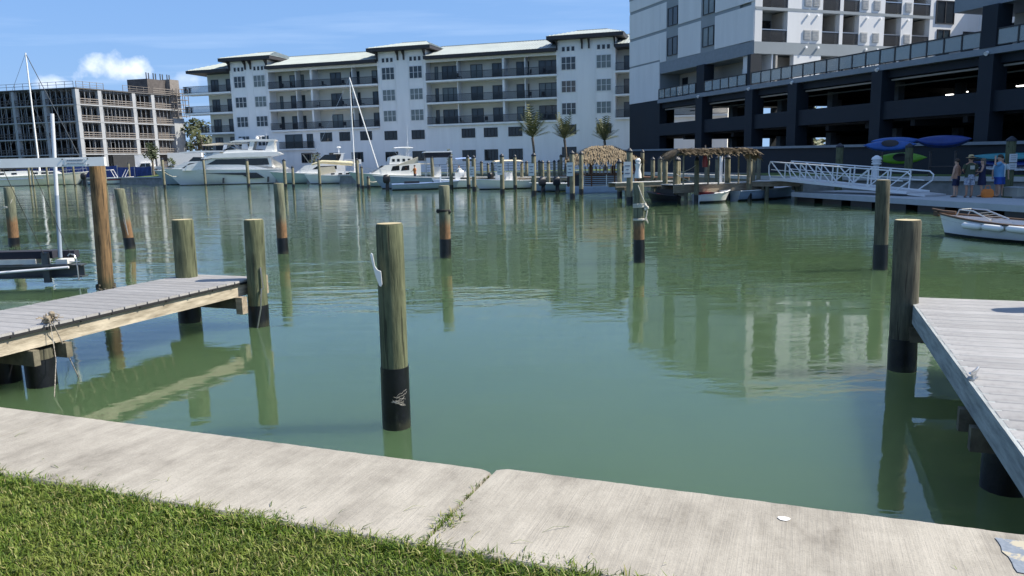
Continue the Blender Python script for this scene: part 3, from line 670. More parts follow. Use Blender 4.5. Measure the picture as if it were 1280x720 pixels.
x5 = atY(57, 325, 17).x - xb.x; br = MB(); br.box(x5 - .07, 1.08, .05, x5 + .07, 1.16, .72); br.box(x5 - .5, 1.05, .42, x5 + .5, 1.12, .46); br.build('upright', M['galv_dark'], bl)
cbl = MB()
for xx in (x5, xr - .15): cbl.tube((xx, 1.12, .6), (xx, .05, zb0), .007, n=4)
cbl.build('cable', M['rope_dark'], bl)
# ------------------------------------------------------------------ helper for repeated framed windows (shared meshes)
_wc = {}
def window(parent, x, y, z, w_, h_, lights=3, rows=2, frame='window_frame', pane='glass_window', name='window', fw=.07, rz=0, depth=.05):
    key = (round(w_, 2), round(h_, 2), lights, rows, frame, pane, fw)
    if key not in _wc:
        f = MB(); f.box(0, -depth, 0, w_, .06, fw); f.box(0, -depth, h_ - fw, w_, .06, h_); f.box(0, -depth, fw, fw, .06, h_ - fw); f.box(w_ - fw, -depth, fw, w_, .06, h_ - fw)
        for i in range(1, lights): f.box(w_ * i / lights - fw * .6, -depth + .006, fw, w_ * i / lights + fw * .6, .055, h_ - fw)
        for i in range(1, rows): f.box(fw, -depth + .012, h_ * i / rows - fw * .35, w_ - fw, .05, h_ * i / rows + fw * .35)
        p = MB()
        for i in range(lights): p.add([(w_ * i / lights + .01, .0, fw * .5), (w_ * (i + 1) / lights - .01, .0, fw * .5), (w_ * (i + 1) / lights - .01, 0, h_ - fw * .5), (w_ * i / lights + .01, 0, h_ - fw * .5)], [(0, 1, 2, 3)])
        pm = []
        p1 = MB(); p1.add([(.01, 0, fw * .5), (w_ / lights - .01, 0, fw * .5), (w_ / lights - .01, 0, h_ - fw * .5), (.01, 0, h_ - fw * .5)], [(0, 1, 2, 3)])
        _wc[key] = (f.mesh(name, M[frame]), p1.mesh('pane', M[pane]))
    a, b_ = _wc[key]; o = link(name, a, parent, (x, y, z), rz)
    for i in range(lights): link('pane', b_, o, (w_ * i / lights, 0, 0))
    return o
_rc = {}
def balusters(mb, x0, x1, y, z0, z1, pitch=.13, wd=.03, d=.02):
    n_ = max(1, int(abs(x1 - x0) / pitch))
    for i in range(n_ + 1):
        x = x0 + (x1 - x0) * i / n_; mb.box(x - wd / 2, y - d, z0, x + wd / 2, y + d, z1)
    mb.box(min(x0, x1) - .02, y - .04, z1, max(x0, x1) + .02, y + .04, z1 + .06); mb.box(min(x0, x1), y - .028, z0 + .04, max(x0, x1), y + .028, z0 + .1)
def sidebal(mb, x, y0, y1, z0, z1, pitch=.13, wd=.03):
    n_ = max(1, int(abs(y1 - y0) / pitch))
    for i in range(n_ + 1):
        y = y0 + (y1 - y0) * i / n_; mb.box(x - .02, y - wd / 2, z0, x + .02, y + wd / 2, z1)
    mb.box(x - .04, y0, z1, x + .04, y1, z1 + .06)

# ------------------------------------------------------------------ long white apartment building across the basin
kW = 115 / 102
def S(s): return s * kW
def Z(z): return 2.5 + (z - 2.5) * kW
P0 = (5.6916 * kW, 115.0)
W = thing('apartment_building', 'long white five-storey apartment building with pale metal roofs and dark eaves', 'building', (P0[0], P0[1], 1.05), R(-16))
B0 = 1.05
def zz(z): return Z(z) - B0
DEP = 16
towers = [(-47.8, -41.5), (-24.4, -17.3), (.68, 8.25)]
bays = [(-53.0, -47.8, -1), (-41.5, -24.4, 0), (-17.3, .68, 0), (8.25, 22, 1)]
wl = MB()
for a, b_ in towers: wl.box(S(a), 0, 0, S(b_), DEP, zz(17.55))
for a, b_, e_ in bays:
    zl = {-1: 4.9, 0: 7.35, 1: 7.35}[e_]
    wl.box(S(a) + (.004 if e_ >= 0 else 0), .02, 0, S(b_), 1.98, zz(zl))
wl.build('wall', M['stucco'], W)
bw = MB()
for a, b_, e_ in bays: bw.box(S(a) + .005, 2.0, 0, S(b_) - .005, DEP - .1, zz(16.2))
bw.build('recessed_wall', M['stucco_cream'], W)
for a, b_, e_ in bays:                                                  # party walls and piers between the balconies
    span = b_ - a
    if e_ == 0:
        c = -34.65 if a < -30 else -6.45
        MB().box(S(c) - .16, -.05, zz(7.6), S(c) + .16, 1.99, zz(16)).build('pier', M['stucco'], W)
        for f in (.24, .76): MB().box(S(a + span * f) - .08, .5, zz(7.6), S(a + span * f) + .08, 1.995, zz(16)).build('party_wall', M['stucco'], W)
        MB().box(S(a) + .002, -.02, zz(15.75), S(b_) - .002, .3, zz(16.2)).build('lintel', M['stucco'], W)

lv = [7.6, 10.5, 13.37]
for a, b_, e_ in bays:
    for z in lv + ([4.93] if e_ == -1 else []):
        x0 = S(a) - (3.2 if (e_ == -1 and z > 9) else .45) * (e_ == -1); x1 = S(b_)
        MB().box(x0 + .003, -.35, zz(z) - .27, x1 - .003, 1.99, zz(z)).build('balcony_slab', M['stucco'], W)
        r_ = MB(); balusters(r_, x0 + .06, x1 - .05, -.28, zz(z) + .02, zz(z) + 1.05, .12, .036)
        if e_ == -1: sidebal(r_, x0 + .06, -.28, 1.9, zz(z) + .02, zz(z) + 1.05)
        r_.build('railing', M['rail_dark'], W)
MB().box(S(-40.4), -.35, zz(4.93) - .25, S(-34.6), .019, zz(4.93)).build('balcony_slab', M['stucco'], W)
r_ = MB(); balusters(r_, S(-40.3), S(-34.65), -.28, zz(4.95), zz(4.93) + 1.05, .12, .036); r_.build('railing', M['rail_dark'], W)
def door(x0, x1, z, y, n_=2, pane='glass_window', h=2.25): return window(W, S(x0), y, zz(z) + .02, S(x1 - x0), h, n_, 1, 'dark_frame', pane, 'balcony_door', .07)
for z in lv:
    for j, (a, b_) in enumerate([(-39.1, -36.8), (-35.7, -34.9), (-32.6, -30.9), (-29.45, -28.0), (-26.1, -24.6), (-40.9, -40.4)]): door(a, b_, z, 1.98, 3 if b_ - a > 2 else (2 if b_ - a > 1 else 1), 'curtain_glass' if (j * 7 + int(z)) % 4 == 1 else 'glass_window')
    for j, (a, b_) in enumerate([(-15.65, -13.3), (-11.55, -9.85), (-8.5, -6.8), (-5.15, -3.4), (-2.1, .5), (-16.7, -16.2)]): door(a, b_, z, 1.98, 3 if b_ - a > 2 else (2 if b_ - a > 1 else 1), 'curtain_glass' if (j * 5 + int(z)) % 4 == 2 else 'glass_window')
    for a, b_ in ((9.1, 10.9), (12.5, 14.5)): door(a, b_, z, 1.98)
for z in lv + [4.93]:
    for a, b_ in ((-52.4, -51.1), (-49.8, -48.1)): door(a, b_, z, 1.98)
for a, b_ in ((-39.4, -36.6), (-35.9, -34.9)): door(a, b_, 4.93, .01, 2)
for (a, b_) in towers:
    L_ = b_ - a
    c1 = [(a + .62, a + .62 + 1.9), (b_ - .52 - 1.9, b_ - .52)]
    for (x0, x1) in c1:
        for (z0, z1) in ((13.78, 15.45), (10.98, 12.5), (8.2, 9.72)): window(W, S(x0), -.012, zz(z0), S(x1 - x0), (z1 - z0) * kW, 3, 2, pane='curtain_glass' if int(abs(x0 * 3) + z0 * 2) % 3 == 0 else 'glass_window')
        for i in range(3): window(W, S(x0 + .08 + i * .62), -.012, zz(16.08), S(.46), .62 * kW, 1, 1, 'window_frame', 'glass_dark', 'window', .05)
        if a > -30:
            for (z0, z1) in ((5.72, 6.95), (2.8, 4.12)): window(W, S(x0), -.012, zz(z0), S(x1 - x0), (z1 - z0) * kW, 3, 1, 'dark_frame', 'glass_dark')
        else: window(W, S(x0), -.012, zz(5.45), S(x1 - x0), 1.5 * kW, 3, 2)
        fr_ = MB(); fr_.box(S(x0) - .16, -.05, zz(7.9), S(x0) - .1, -.004, zz(17.3)); fr_.box(S(x1) + .1, -.05, zz(7.9), S(x1) + .16, -.004, zz(17.3)); fr_.build('trim_strip', M['stucco'], W)
for (a, b_) in ((-12.47, -10.56), (-9.33, -7.42), (-5.93, -4.02)):
    for (z0, z1) in ((5.7, 6.92), (2.62, 4.08)): window(W, S(a), .008, zz(z0), S(b_ - a), (z1 - z0) * kW, 4, 1, 'dark_frame', 'glass_dark')
for (a, b_, z0, z1) in ((-33.74, -31.89, 5.8, 7.03), (-30.73, -29.06, 5.8, 7.03), (-27.5, -25.7, 5.8, 7.03), (-36.96, -35.2, 2.87, 4.3), (-32.5, -30.7, 2.8, 4.2), (-29, -27.2, 2.8, 4.2)): window(W, S(a), .008, zz(z0), S(b_ - a), (z1 - z0) * kW, 4, 1, 'dark_frame', 'glass_dark')
# roofs: standing seams as raised ribs
def hip(x0, x1, y0, y1, z, h, inset, seams=.46):
    mb = MB(); ym = (y0 + y1) / 2
    A = [(x0, y0, z), (x1, y0, z), (x1, y1, z), (x0, y1, z), (x0 + inset, ym, z + h), (x1 - inset, ym, z + h)]
    mb.add(A, [(0, 1, 5, 4), (2, 3, 4, 5), (3, 0, 4), (1, 2, 5), (0, 3, 2, 1)])
    x = x0 + seams
    while x < x1 - .05:
        t_ = 1.0
        if inset > .01: t_ = min(1, (x - x0) / inset, (x1 - x) / inset)
        for (ya, s_) in ((y0, 1), (y1, -1)):
            p0 = Vector((x, ya, z + .03)); p1 = Vector((x, ya + s_ * (ym - y0) * t_, z + h * t_ + .03))
            if (p1 - p0).length > .3: mb.beam(p0, p1, .05, .07)
        x += seams
    if inset > .01:
        y = y0 + seams
        while y < y1:
            t_ = 1 - abs(y - ym) / (ym - y0)
            if t_ > .08:
                mb.beam((x0, y, z + .03), (x0 + inset * t_, y, z + h * t_ + .03), .05, .07); mb.beam((x1, y, z + .03), (x1 - inset * t_, y, z + h * t_ + .03), .05, .07)
            y += seams
    mb.beam((x0 + inset, ym, z + h + .05), (x1 - inset, ym, z + h + .05), .2, .08)
    return mb
for (a, b_) in towers:
    x0, x1 = S(a) - 1.2, S(b_) + 1.25
    MB().box(x0, -1.2, zz(17.5), x1, 12.2, zz(17.95)).build('eave_fascia', M['fascia'], W)
    hip(x0 - .06, x1 + .06, -1.26, 12.26, zz(17.95) + .002, 1.5, 3.2).build('roof', M['roof_metal'], W)
    for x in (S(a) + .1, S((a + b_) / 2) - .5, S((a + b_) / 2) + .5, S(b_) - .1):
        bb = MB(); bb.prism([(-1.0, zz(17.49)), (-.02, zz(17.49)), (-.02, zz(16.3)), (-.22, zz(16.3)), (-.3, zz(16.9))], x - .1, x + .1, ax='x'); bb.build('eave_bracket', M['fascia'], W)
for a, b_, e_ in bays:
    x0 = S(a) + (.01 if e_ != -1 else -1.8); x1 = S(b_) - (.01 if e_ != 1 else -1)
    MB().box(x0, -1.0, zz(16.12), x1, 15, zz(16.52)).build('eave_fascia', M['fascia'], W)
    ins = .0 if e_ != -1 else 0
    hm = hip(x0, x1, -1.06, 15.06, zz(16.52) + .002, 2.35, ins if e_ != -1 else 4.0); hm.build('roof', M['roof_metal'], W)
# furniture on the balconies
def bchair():
    r_ = thing('balcony_chair', 'dark chair behind the railing of the white apartment building', 'chair', (0, 0, 0), 0, 'chairs on the apartment balconies')
    MB().box(-.26, -.26, .38, .26, .26, .45).build('seat', M['dark_canvas'], r_); MB().box(-.26, .2, .45, .26, .27, .95).build('backrest', M['dark_canvas'], r_)
    for sx in (-.23, .23):
        for sy in (-.22, .22): MB().box(sx - .025, sy - .025, 0, sx + .025, sy + .025, .38).build('leg', M['rail_dark'], r_)
    return r_
bc = bchair(); first = True
Wm = Matrix.Translation(W.location) @ Matrix.Rotation(R(-16), 4, 'Z'); rr = random.Random(31)
for z in lv:
    for s_ in (-40, -37.9, -34, -33.2, -30, -27.2, -25, -16, -12.7, -9.2, -5.8, -3.1, -1.2):
        if rr.random() < .7:
            p = Wm @ Vector((S(s_), .5 + rr.uniform(-.2, .6), zz(z))); rz_ = rr.uniform(0, 6.28)
            if first: bc.location = p; bc.rotation_euler.z = rz_; first = False
            else: dup(bc, p, rz_)
# quay fence in front of it
fe = thing('quay_railing', 'thin dark railing along the foot of the white apartment building', 'railing', Wm @ Vector((0, -5, 0)), R(-16))
ra = MB()
for z_ in (.35, .75, 1.1): ra.box(S(-16), -.02, z_, S(12), .02, z_ + .05)
ra.build('rail', M['galv_dark'], fe)
pm_ = MB().box(-.03, -.03, 0, .03, .03, 1.16).mesh('post', M['galv_dark'])
for i in range(16): link('post', pm_, fe, (S(-16) + i * S(28) / 15, 0, 0))

# ------------------------------------------------------------------ hotel over a parking podium, right
H = thing('hotel', 'tall white and grey hotel block over a dark two-level parking podium', 'building', (21.0388, 68, 1.05), R(-70))
def h(z): return z - 1.05
TOPZ = 19.6
sl_ = MB(); sl_.box(-21.65, .06, h(11.03), 0, 22, h(TOPZ)); sl_.build('wall', M['hotel_grey'], H)
hp = lambda x0, z0, x1, z1: MB().box(x0, 0, h(z0), x1, .1, h(z1)).build('wall_panel', M['hotel_white'], H)
rowsH = [(8.45, 12.3), (12.48, 15.12), (15.42, 17.98), (18.28, 19.6)]
for i, (z0, z1) in enumerate(rowsH):
    hp(-21.65, z0, -15.25, z1)
    if i == 0: continue
    z0b = 12.2 if i == 1 else z0
    hp(-15.2, z0b if i == 1 else z0, -14.0, z1)
    hp(-11.8, z0b if i == 1 else z0, -7.85, z1); hp(-5.6, z0b if i == 1 else z0, 0, z1)
MB().box(-15.2, .02, h(11.05), 0, .1, h(12.14)).build('band', M['hotel_deck'], H)
for (x0, x1) in ((-13.75, -11.9), (-7.55, -5.75)):
    for z0 in (12.62, 15.5): window(H, x0, .02, h(z0), x1 - x0, 1.78, 2, 1, 'dark_frame', 'curtain_glass' if z0 > 15 and x0 > -9 or z0 < 13 and x0 > -9 else 'glass_window')
MB().box(-21.64, .03, 0, -15.2, .9, h(8.44)).build('podium_wall', M['hotel_navy'], H)
for (z0, z1) in ((0, h(2.7)), (h(4.6), h(6.3))): MB().box(-21.6, .91, z0, -21.3, 20, z1).build('side_spandrel', M['hotel_navy'], H)
for (y0, y1) in ((.905, 5.6), (8.6, 10.0), (13.2, 16.0), (19.2, 20.0)): MB().box(-21.62, y0, 0, -21.28, y1, h(8.06)).build('side_pier', M['hotel_navy'], H)
MB().box(-21.5, .12, h(8.46), -15.3, 20, h(11.02)).build('wall', M['hotel_grey'], H)
# podium slabs
MB().box(-21.6, .95, h(8.072), -15.2, 20, h(8.44)).build('deck_slab', M['hotel_deck'], H)
MB().box(-15.2, -.25, h(8.07), 62, 20, h(8.45)).build('deck_slab', M['hotel_deck'], H)
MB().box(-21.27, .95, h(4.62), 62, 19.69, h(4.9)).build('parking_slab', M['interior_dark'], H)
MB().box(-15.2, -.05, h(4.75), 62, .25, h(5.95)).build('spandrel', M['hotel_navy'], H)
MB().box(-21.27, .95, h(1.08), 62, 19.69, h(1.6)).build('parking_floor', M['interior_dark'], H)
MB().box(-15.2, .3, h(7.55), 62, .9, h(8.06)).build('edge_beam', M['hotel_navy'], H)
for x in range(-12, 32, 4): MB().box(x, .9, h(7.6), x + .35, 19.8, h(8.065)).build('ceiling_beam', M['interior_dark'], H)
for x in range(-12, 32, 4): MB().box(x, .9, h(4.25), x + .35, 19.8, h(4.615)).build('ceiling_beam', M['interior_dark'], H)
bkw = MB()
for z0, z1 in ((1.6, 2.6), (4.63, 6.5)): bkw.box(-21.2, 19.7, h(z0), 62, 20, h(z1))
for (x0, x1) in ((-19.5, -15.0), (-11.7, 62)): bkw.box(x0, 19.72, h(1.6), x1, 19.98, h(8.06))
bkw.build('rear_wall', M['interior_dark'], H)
for (x0, x1) in ((-8.1, -7.0), (-.5, .5), (4.96, 6.0), (13.57, 14.5), (21.8, 22.75), (29.6, 30.7), (37.8, 38.9), (46, 47.1), (54, 55.1)):
    MB().box(x0, -.3, 0, x1, .9, h(8.066)).build('column', M['hotel_navy'], H)
    lb = MB(); lb.tube((x0 + .5, -.42, h(8.1)), (x0 + .5, -.24, h(8.2)), .13, .1, 10); lb.build('wall_light', M['lamp_white'], H, 40)
for (x0, x1) in ((-8.15, -6.9), (-.45, 0.02)): MB().box(x0, -.2, h(8.455), x1, .9, h(11.045)).build('column', M['hotel_navy'], H)
cmI = MB().box(-.3, -.3, h(1.6), .3, .3, h(8.07)).mesh('column', M['hotel_deck'])
for x in (-11.5, -4, 2.5, 9.5, 17.8, 26):
    for y in (6.5, 13): link('column', cmI, H, (x, y, 0))
MB().tube((-15, .62, h(7.42)), (32, .62, h(7.42)), .07, n=8).build('pipe', M['hotel_beige'], H)
MB().tube((-15, 3.6, h(7.3)), (32, 3.6, h(7.3)), .06, n=8).build('pipe', M['hotel_grey'], H)
# loggia behind the front railing
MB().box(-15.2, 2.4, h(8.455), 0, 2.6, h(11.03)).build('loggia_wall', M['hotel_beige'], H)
window(H, -14.6, 2.38, h(8.5), 1.0, 2.1, 1, 1, 'dark_frame', 'glass_dark', 'door'); MB().box(-4.5, 2.3, h(9.9), -4.38, 2.39, h(10.35)).build('wall_light', M['lamp_white'], H)
# front railing with glass panels
def railing(x0, x1, n_, y=-.18):
    for i in range(n_ + 1):
        x = x0 + (x1 - x0) * i / n_; link('rail_post', rpm, H, (x, y, h(8.45)))
    MB().box(x0, y - .05, h(9.42), x1, y + .05, h(9.5)).build('handrail', M['dark_frame'], H); MB().box(x0, y - .03, h(8.52), x1, y + .03, h(8.57)).build('bottom_rail', M['dark_frame'], H)
    for i in range(n_):
        a = x0 + (x1 - x0) * i / n_ + .05; b_ = x0 + (x1 - x0) * (i + 1) / n_ - .05
        MB().box(a, y - .012, h(8.58), b_, y + .012, h(9.415)).build('glass_panel', M['rail_glass'], H)
rpm = MB().box(-.045, -.05, 0, .045, .05, .99).mesh('rail_post', M['dark_frame'])
railing(-15.0, -8.3, 6); railing(-6.8, -.55, 5); railing(.15, 21.75, 17); railing(22.8, 32, 7); railing(32.1, 60, 20)
# sunlit wing face (x = 0 plane) with balconies
LW = [(.85, 3.5), (7.25, 9.17), (9.55, 11.36), (14.29, 16.27), (17.63, 19.75)]
solid = []; y = .1
for a, b_ in LW: solid.append((y, a)); y = b_
solid.append((y, 26))
fl = [12.12, 14.97, 17.82]
for a, b_ in solid:
    if a == 9.17: MB().box(-1.9, 9.17, h(12.1), .02, 9.55, h(TOPZ)).build('wall_panel', M['hotel_white'], H)
    else: MB().box(-.5, a, h(12.1), 0.03, b_, h(TOPZ)).build('wall_panel', M['hotel_white'], H)
MB().box(-.5, .1, h(11.1), .035, 26, h(12.1)).build('band', M['hotel_grey'], H)
for z in fl[1:]: MB().box(-.4, .1, h(z) - .26, .05, 20.2, h(z) - .02).build('floor_band', M['hotel_grey'], H)
MB().box(-12, 22, h(8.46), -.55, 30, h(TOPZ)).build('wall', M['hotel_grey'], H)
# hollow the balconies: recess boxes (side walls, back wall, floor) stand in front of the core
rec_b = MB(); rec_f = MB()
# (the core is cut back behind the balcony line)
for o in list(H.children):
    if o.name.startswith('wall') and not o.name.startswith('wall_') and abs(o.data.vertices[0].co.x + 21.65) < .01:
        for v in o.data.vertices:
            if v.co.x > -1: v.co.x = -2.0
MB().box(-1.99, .3, h(11.05), -.51, .62, h(TOPZ)).build('wall', M['hotel_grey'], H)
for a, b_ in LW:
    for i in range(2):
        z0 = fl[i]
        MB().box(-1.99, a - .12, h(z0) - .15, -.41, b_ + .12, h(z0)).build('balcony_floor', M['hotel_grey'], H)
        window(H, -1.95, b_ - .25 - (b_ - a) * 0, h(z0) + .02, 1.0, 2.05, 1, 1, 'dark_frame', 'glass_dark', 'balcony_door', .06, R(-90))
        r_ = MB(); n_ = int((b_ - a) / .11)
        for q_ in range(n_ + 1):
            yy = a + .03 + (b_ - a - .06) * q_ / n_; r_.box(-.06, yy - .03, h(z0) + .05, -.04, yy + .03, h(z0) + .98)
        r_.build('railing', M['rail_dark'], H); MB().box(-.09, a + .003, h(z0) + .98, -.01, b_ - .003, h(z0) + 1.05).build('handrail', M['steel'], H)
    for z0 in fl[:2]:
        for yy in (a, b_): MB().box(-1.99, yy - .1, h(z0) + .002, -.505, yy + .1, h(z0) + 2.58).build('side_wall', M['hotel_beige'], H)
MB().box(-21.68, -.03, h(19.45), -2.0, .15, h(19.75)).build('parapet', M['hotel_grey'], H); MB().box(-1.99, .1, h(17.85), .04, 26, h(19.7)).build('parapet', M['hotel_white'], H)
# terrace level below the band
for a, b_ in ((4.3, 7.25), (12.0, 14.4), (18, 26)): MB().box(-.5, a, h(8.46), 0.01, b_, h(11.1)).build('wall_panel', M['hotel_white'], H)
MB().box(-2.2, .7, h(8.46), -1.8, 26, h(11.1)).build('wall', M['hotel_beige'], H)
for y in (.3, 2.05, 9.3, 16.2): MB().box(-1.7, y, h(8.46), -.1, y + .16, h(11.1)).build('wall', M['hotel_white'], H)
for y in (3.4, 8.8, 11.5, 17.5): window(H, -1.78, y, h(8.5), 1.3, 2.1, 1, 1, 'dark_frame', 'glass_dark', 'door', .07, R(-90))
lmp = MB().lathe([(.1, -.26), (.13, -.2), (.13, .16), (.06, .2)], 10).mesh('wall_light', M['lamp_white'], 40)
lm2 = MB(); lm2.tube((0, 0, 0), (.2, 0, .03), .09, .11, 10); lm2 = lm2.mesh('wall_light', M['lamp_white'], 40)
for z in (14.45, 17.3):
    for y in (5.61, 6.65, 12.18, 13.73, 17.0): link('wall_light', lm2, H, (.02, y, h(z)))
for y in (5.48, 6.79, 12.18, 13.5): link('wall_light', lm2, H, (.03, y, h(11.72)))
vm_ = MB().box(0, -.36, -.42, .09, .36, .42)
for i in range(6): vm_.box(.09, -.3, -.36 + i * .13, .11, .3, -.3 + i * .13)
vm_ = vm_.mesh('vent', M['vent'])
for z in (12.78, 15.6):
    for y in (5.6, 6.5, 11.93, 13.3, 17.0): link('vent', vm_, H, (.03, y, h(z)))
window(H, .06, 22.3, h(11.2), 1.6, 2.6, 2, 1, 'dark_frame', 'glass_window', 'window', .08, R(-90)); window(H, .06, 25.4, h(11.2), 1.4, 2.5, 2, 1, 'dark_frame', 'glass_dark', 'window', .08, R(-90))
window(H, .06, 22.7, h(14.3), 2.3, 2.1, 2, 1, 'dark_frame', 'glass_dark', 'window', .08, R(-90))
# second wing over the terrace, far right; unseen length added to shade the dock
MB().box(19.6, .0, h(10.9), 62, 14, h(TOPZ)).build('wing', M['hotel_deck'], H)
MB().box(20.4, 4.2, h(8.46), 62, 4.5, h(10.89)).build('wing_wall', M['hotel_beige'], H)
MB().box(21.8, -.3, h(8.46), 22.8, .9, h(10.88)).build('column', M['hotel_navy'], H)
MB().box(-12, 26, h(8.46), 30, 27, h(TOPZ - 2)).build('rear_wing', M['hotel_white'], H)
for z in (9, 12):
    for x in (3, 8, 13, 18): window(H, x, 25.97, h(z), 1.8, 2.0, 2, 1, 'dark_frame', 'glass_dark')
# low wall in front of the podium
lwall = thing('low_wall', 'long low navy wall with a pale ledge at the foot of the hotel podium', 'wall', (21.0388, 68, 1.05), R(-70))
MB().prism([(-21.8, 0), (60, 0), (60, h(2.4)), (32, h(2.72)), (-21.8, h(3.28))], -1.5, -1.1).build('wall', M['hotel_navy'], lwall)
MB().prism([(-21.85, h(3.281)), (32.05, h(2.721)), (60.05, h(2.401)), (60.05, h(2.58)), (32.05, h(2.9)), (-21.85, h(3.46))], -1.7, -1.0).build('ledge', M['hotel_deck'], lwall)
# terrace lounge chairs
def achair():
    r_ = thing('lounge_chair', 'grey slatted lounge chair on the hotel terrace behind the glass railing', 'chair', (0, 0, 0), 0, 'lounge chairs on the hotel terrace')
    for i in range(5): link('slat', _slat, r_, (-.24 + i * .12, .2, .32), 0).rotation_euler = (R(-18), 0, 0)
    MB().prism([(-.35, .36), (.3, .26), (.3, .22), (-.35, .32)], -.28, .28, ax='x').build('seat', M['hotel_deck'], r_)
    for sx in (-.36, .36):
        MB().box(sx - .07, -.4, .56, sx + .07, .38, .6).build('arm', M['hotel_deck'], r_); MB().box(sx - .03, -.36, 0, sx + .03, -.28, .56).build('leg', M['hotel_deck'], r_); MB().box(sx - .03, .25, 0, sx + .03, .33, .56).build('leg', M['hotel_deck'], r_)
    return r_
_slat = MB().box(-.05, -.012, 0, .05, .012, .85).mesh('slat', M['hotel_deck'])
Hm = Matrix.Translation(H.location) @ Matrix.Rotation(R(-70), 4, 'Z'); ac = achair(); first = True
for x in (6.8, 8.3, 9.1, 10.1, 10.9, 11.7, 13.1, 13.9, 15.0):
    p = Hm @ Vector((x, .75, h(8.452))); rz_ = R(-70 + rr.uniform(20, 60) - 180)
    if first: ac.location = p; ac.rotation_euler.z = rz_; first = False
    else: dup(ac, p, rz_)
# parked cars in the garage
def car(label, x, y, z, paint, rz=0):
    p = Hm @ Vector((x, y, h(z))); c = thing('parked_car', label, 'car', p, R(-70) + rz)
    MB().prism([(-2.2, .3), (2.2, .3), (2.25, .6), (2.1, .85), (1.1, .95), (-1.5, 1.0), (-2.2, .95), (-2.28, .6)], -.88, .88).build('body', M[paint], c)
    MB().prism([(1.1, .94), (.45, 1.42), (-.9, 1.46), (-1.7, .98)], -.76, .76).build('roof', M[paint], c)
    for s_ in (-1, 1):
        MB().prism([(.9, 1.0), (.4, 1.36), (-.3, 1.4), (-.3, 1.0)], s_ * .765, s_ * .775).build('window', M['glass_dark'], c); MB().prism([(-.38, 1.0), (-.38, 1.4), (-.9, 1.4), (-1.45, 1.02)], s_ * .765, s_ * .775).build('window', M['glass_dark'], c)
    MB().add([(1.12, -.7, .97), (1.12, .7, .97), (.5, .66, 1.4), (.5, -.66, 1.4)], [(0, 1, 2, 3)]).build('windscreen', M['glass_dark'], c)
    for sx in (-1.35, 1.4):
        for s_ in (-1, 1): t_ = MB().tube((sx, s_ * .7, .33), (sx, s_ * .9, .33), .33, n=14).build('wheel', M['rubber'], c, 40); MB().tube((sx, s_ * .9, .33), (sx, s_ * .915, .33), .2, n=10).build('rim', M['steel'], t_, 40)
    for s_ in (-1, 1): MB().box(2.1, s_ * .6 - .15, .62, 2.26, s_ * .6 + .15, .74).build('headlight', M['lamp_white'], c)
    return c
car('dark car in the lower parking level, leftmost of those behind the low wall', -11.5, 4, 1.6, 'car_paint_dark'); car('grey car in the lower parking level just left of the thick podium column', -3.2, 3.6, 1.6, 'car_paint_grey', R(6))
car('dark car in the lower parking level behind the second thatched roof', 2.6, 3.8, 1.6, 'car_paint_dark', R(180)); car('grey car in the lower parking level at the bright rear opening', 8.6, 4.0, 1.6, 'car_paint_grey')
ml = bpy.data.materials.new('lamp_lit'); ml.use_nodes = True; bb = ml.node_tree.nodes['Principled BSDF']; bb.inputs['Emission Color'].default_value = (1, .96, .88, 1); bb.inputs['Emission Strength'].default_value = 3.0
glm = MB().box(-.3, -.14, 0, .3, .14, .08).mesh('ceiling_light', ml)
for (x, y) in ((1187, 119), (1205, 115.6), (1276, 108)): link('ceiling_light', glm, H, Hm.inverted() @ at(x, y, 7.5))
# ------------------------------------------------------------------ concrete frame under construction, left
c0 = Vector((-84.635, 155, 1.05)); uR = Vector((math.cos(R(65)), math.sin(R(65)), 0)); uL = Vector((math.cos(R(166)), math.sin(R(166)), 0))
CB = thing('unfinished_building', 'grey concrete building frame under construction, floors propped and railed with timber', 'building', c0)
def cr(s, t_=0, z=0): return uR * s + uL * t_ + Vector((0, 0, z - 1.05))
LR, LL = 25.4, 46
flo = [5.81, 8.95, 12.2, 15.48, 18.62]
for z in flo:
    for (s0, s1, t0, t1) in ((-.3, LR, -.3, LL),):
        sb = MB(); sb.add([cr(s0, t0, z - .22), cr(s1, t0, z - .22), cr(s1, t1, z - .22), cr(s0, t1, z - .22), cr(s0, t0, z), cr(s1, t0, z), cr(s1, t1, z), cr(s0, t1, z)], [(0, 3, 2, 1), (4, 5, 6, 7), (0, 1, 5, 4), (1, 2, 6, 5), (2, 3, 7, 6), (3, 0, 4, 7)])
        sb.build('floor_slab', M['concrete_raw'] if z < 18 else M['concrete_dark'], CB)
colm = MB().box(-.4, -.4, 0, .4, .4, 17.25).mesh('column', M['concrete_raw'])
for s_ in (0.2, 5.1, 13.1, 17.9, 25):
    for t_ in (.15, 7.5, 15, 22.5, 30, 37.5, 45):
        if t_ > 1 and s_ in (5.1, 17.9): continue
        link('column', colm, CB, cr(s_, t_, 1.05), R(65))
def cbeam(mb, a, b_, w_, h_): mb.beam(a, b_, w_, h_)
_prop = MB().box(-.05, -.05, 0, .05, .05, 1).mesh('edge_prop', M['concrete_raw'])
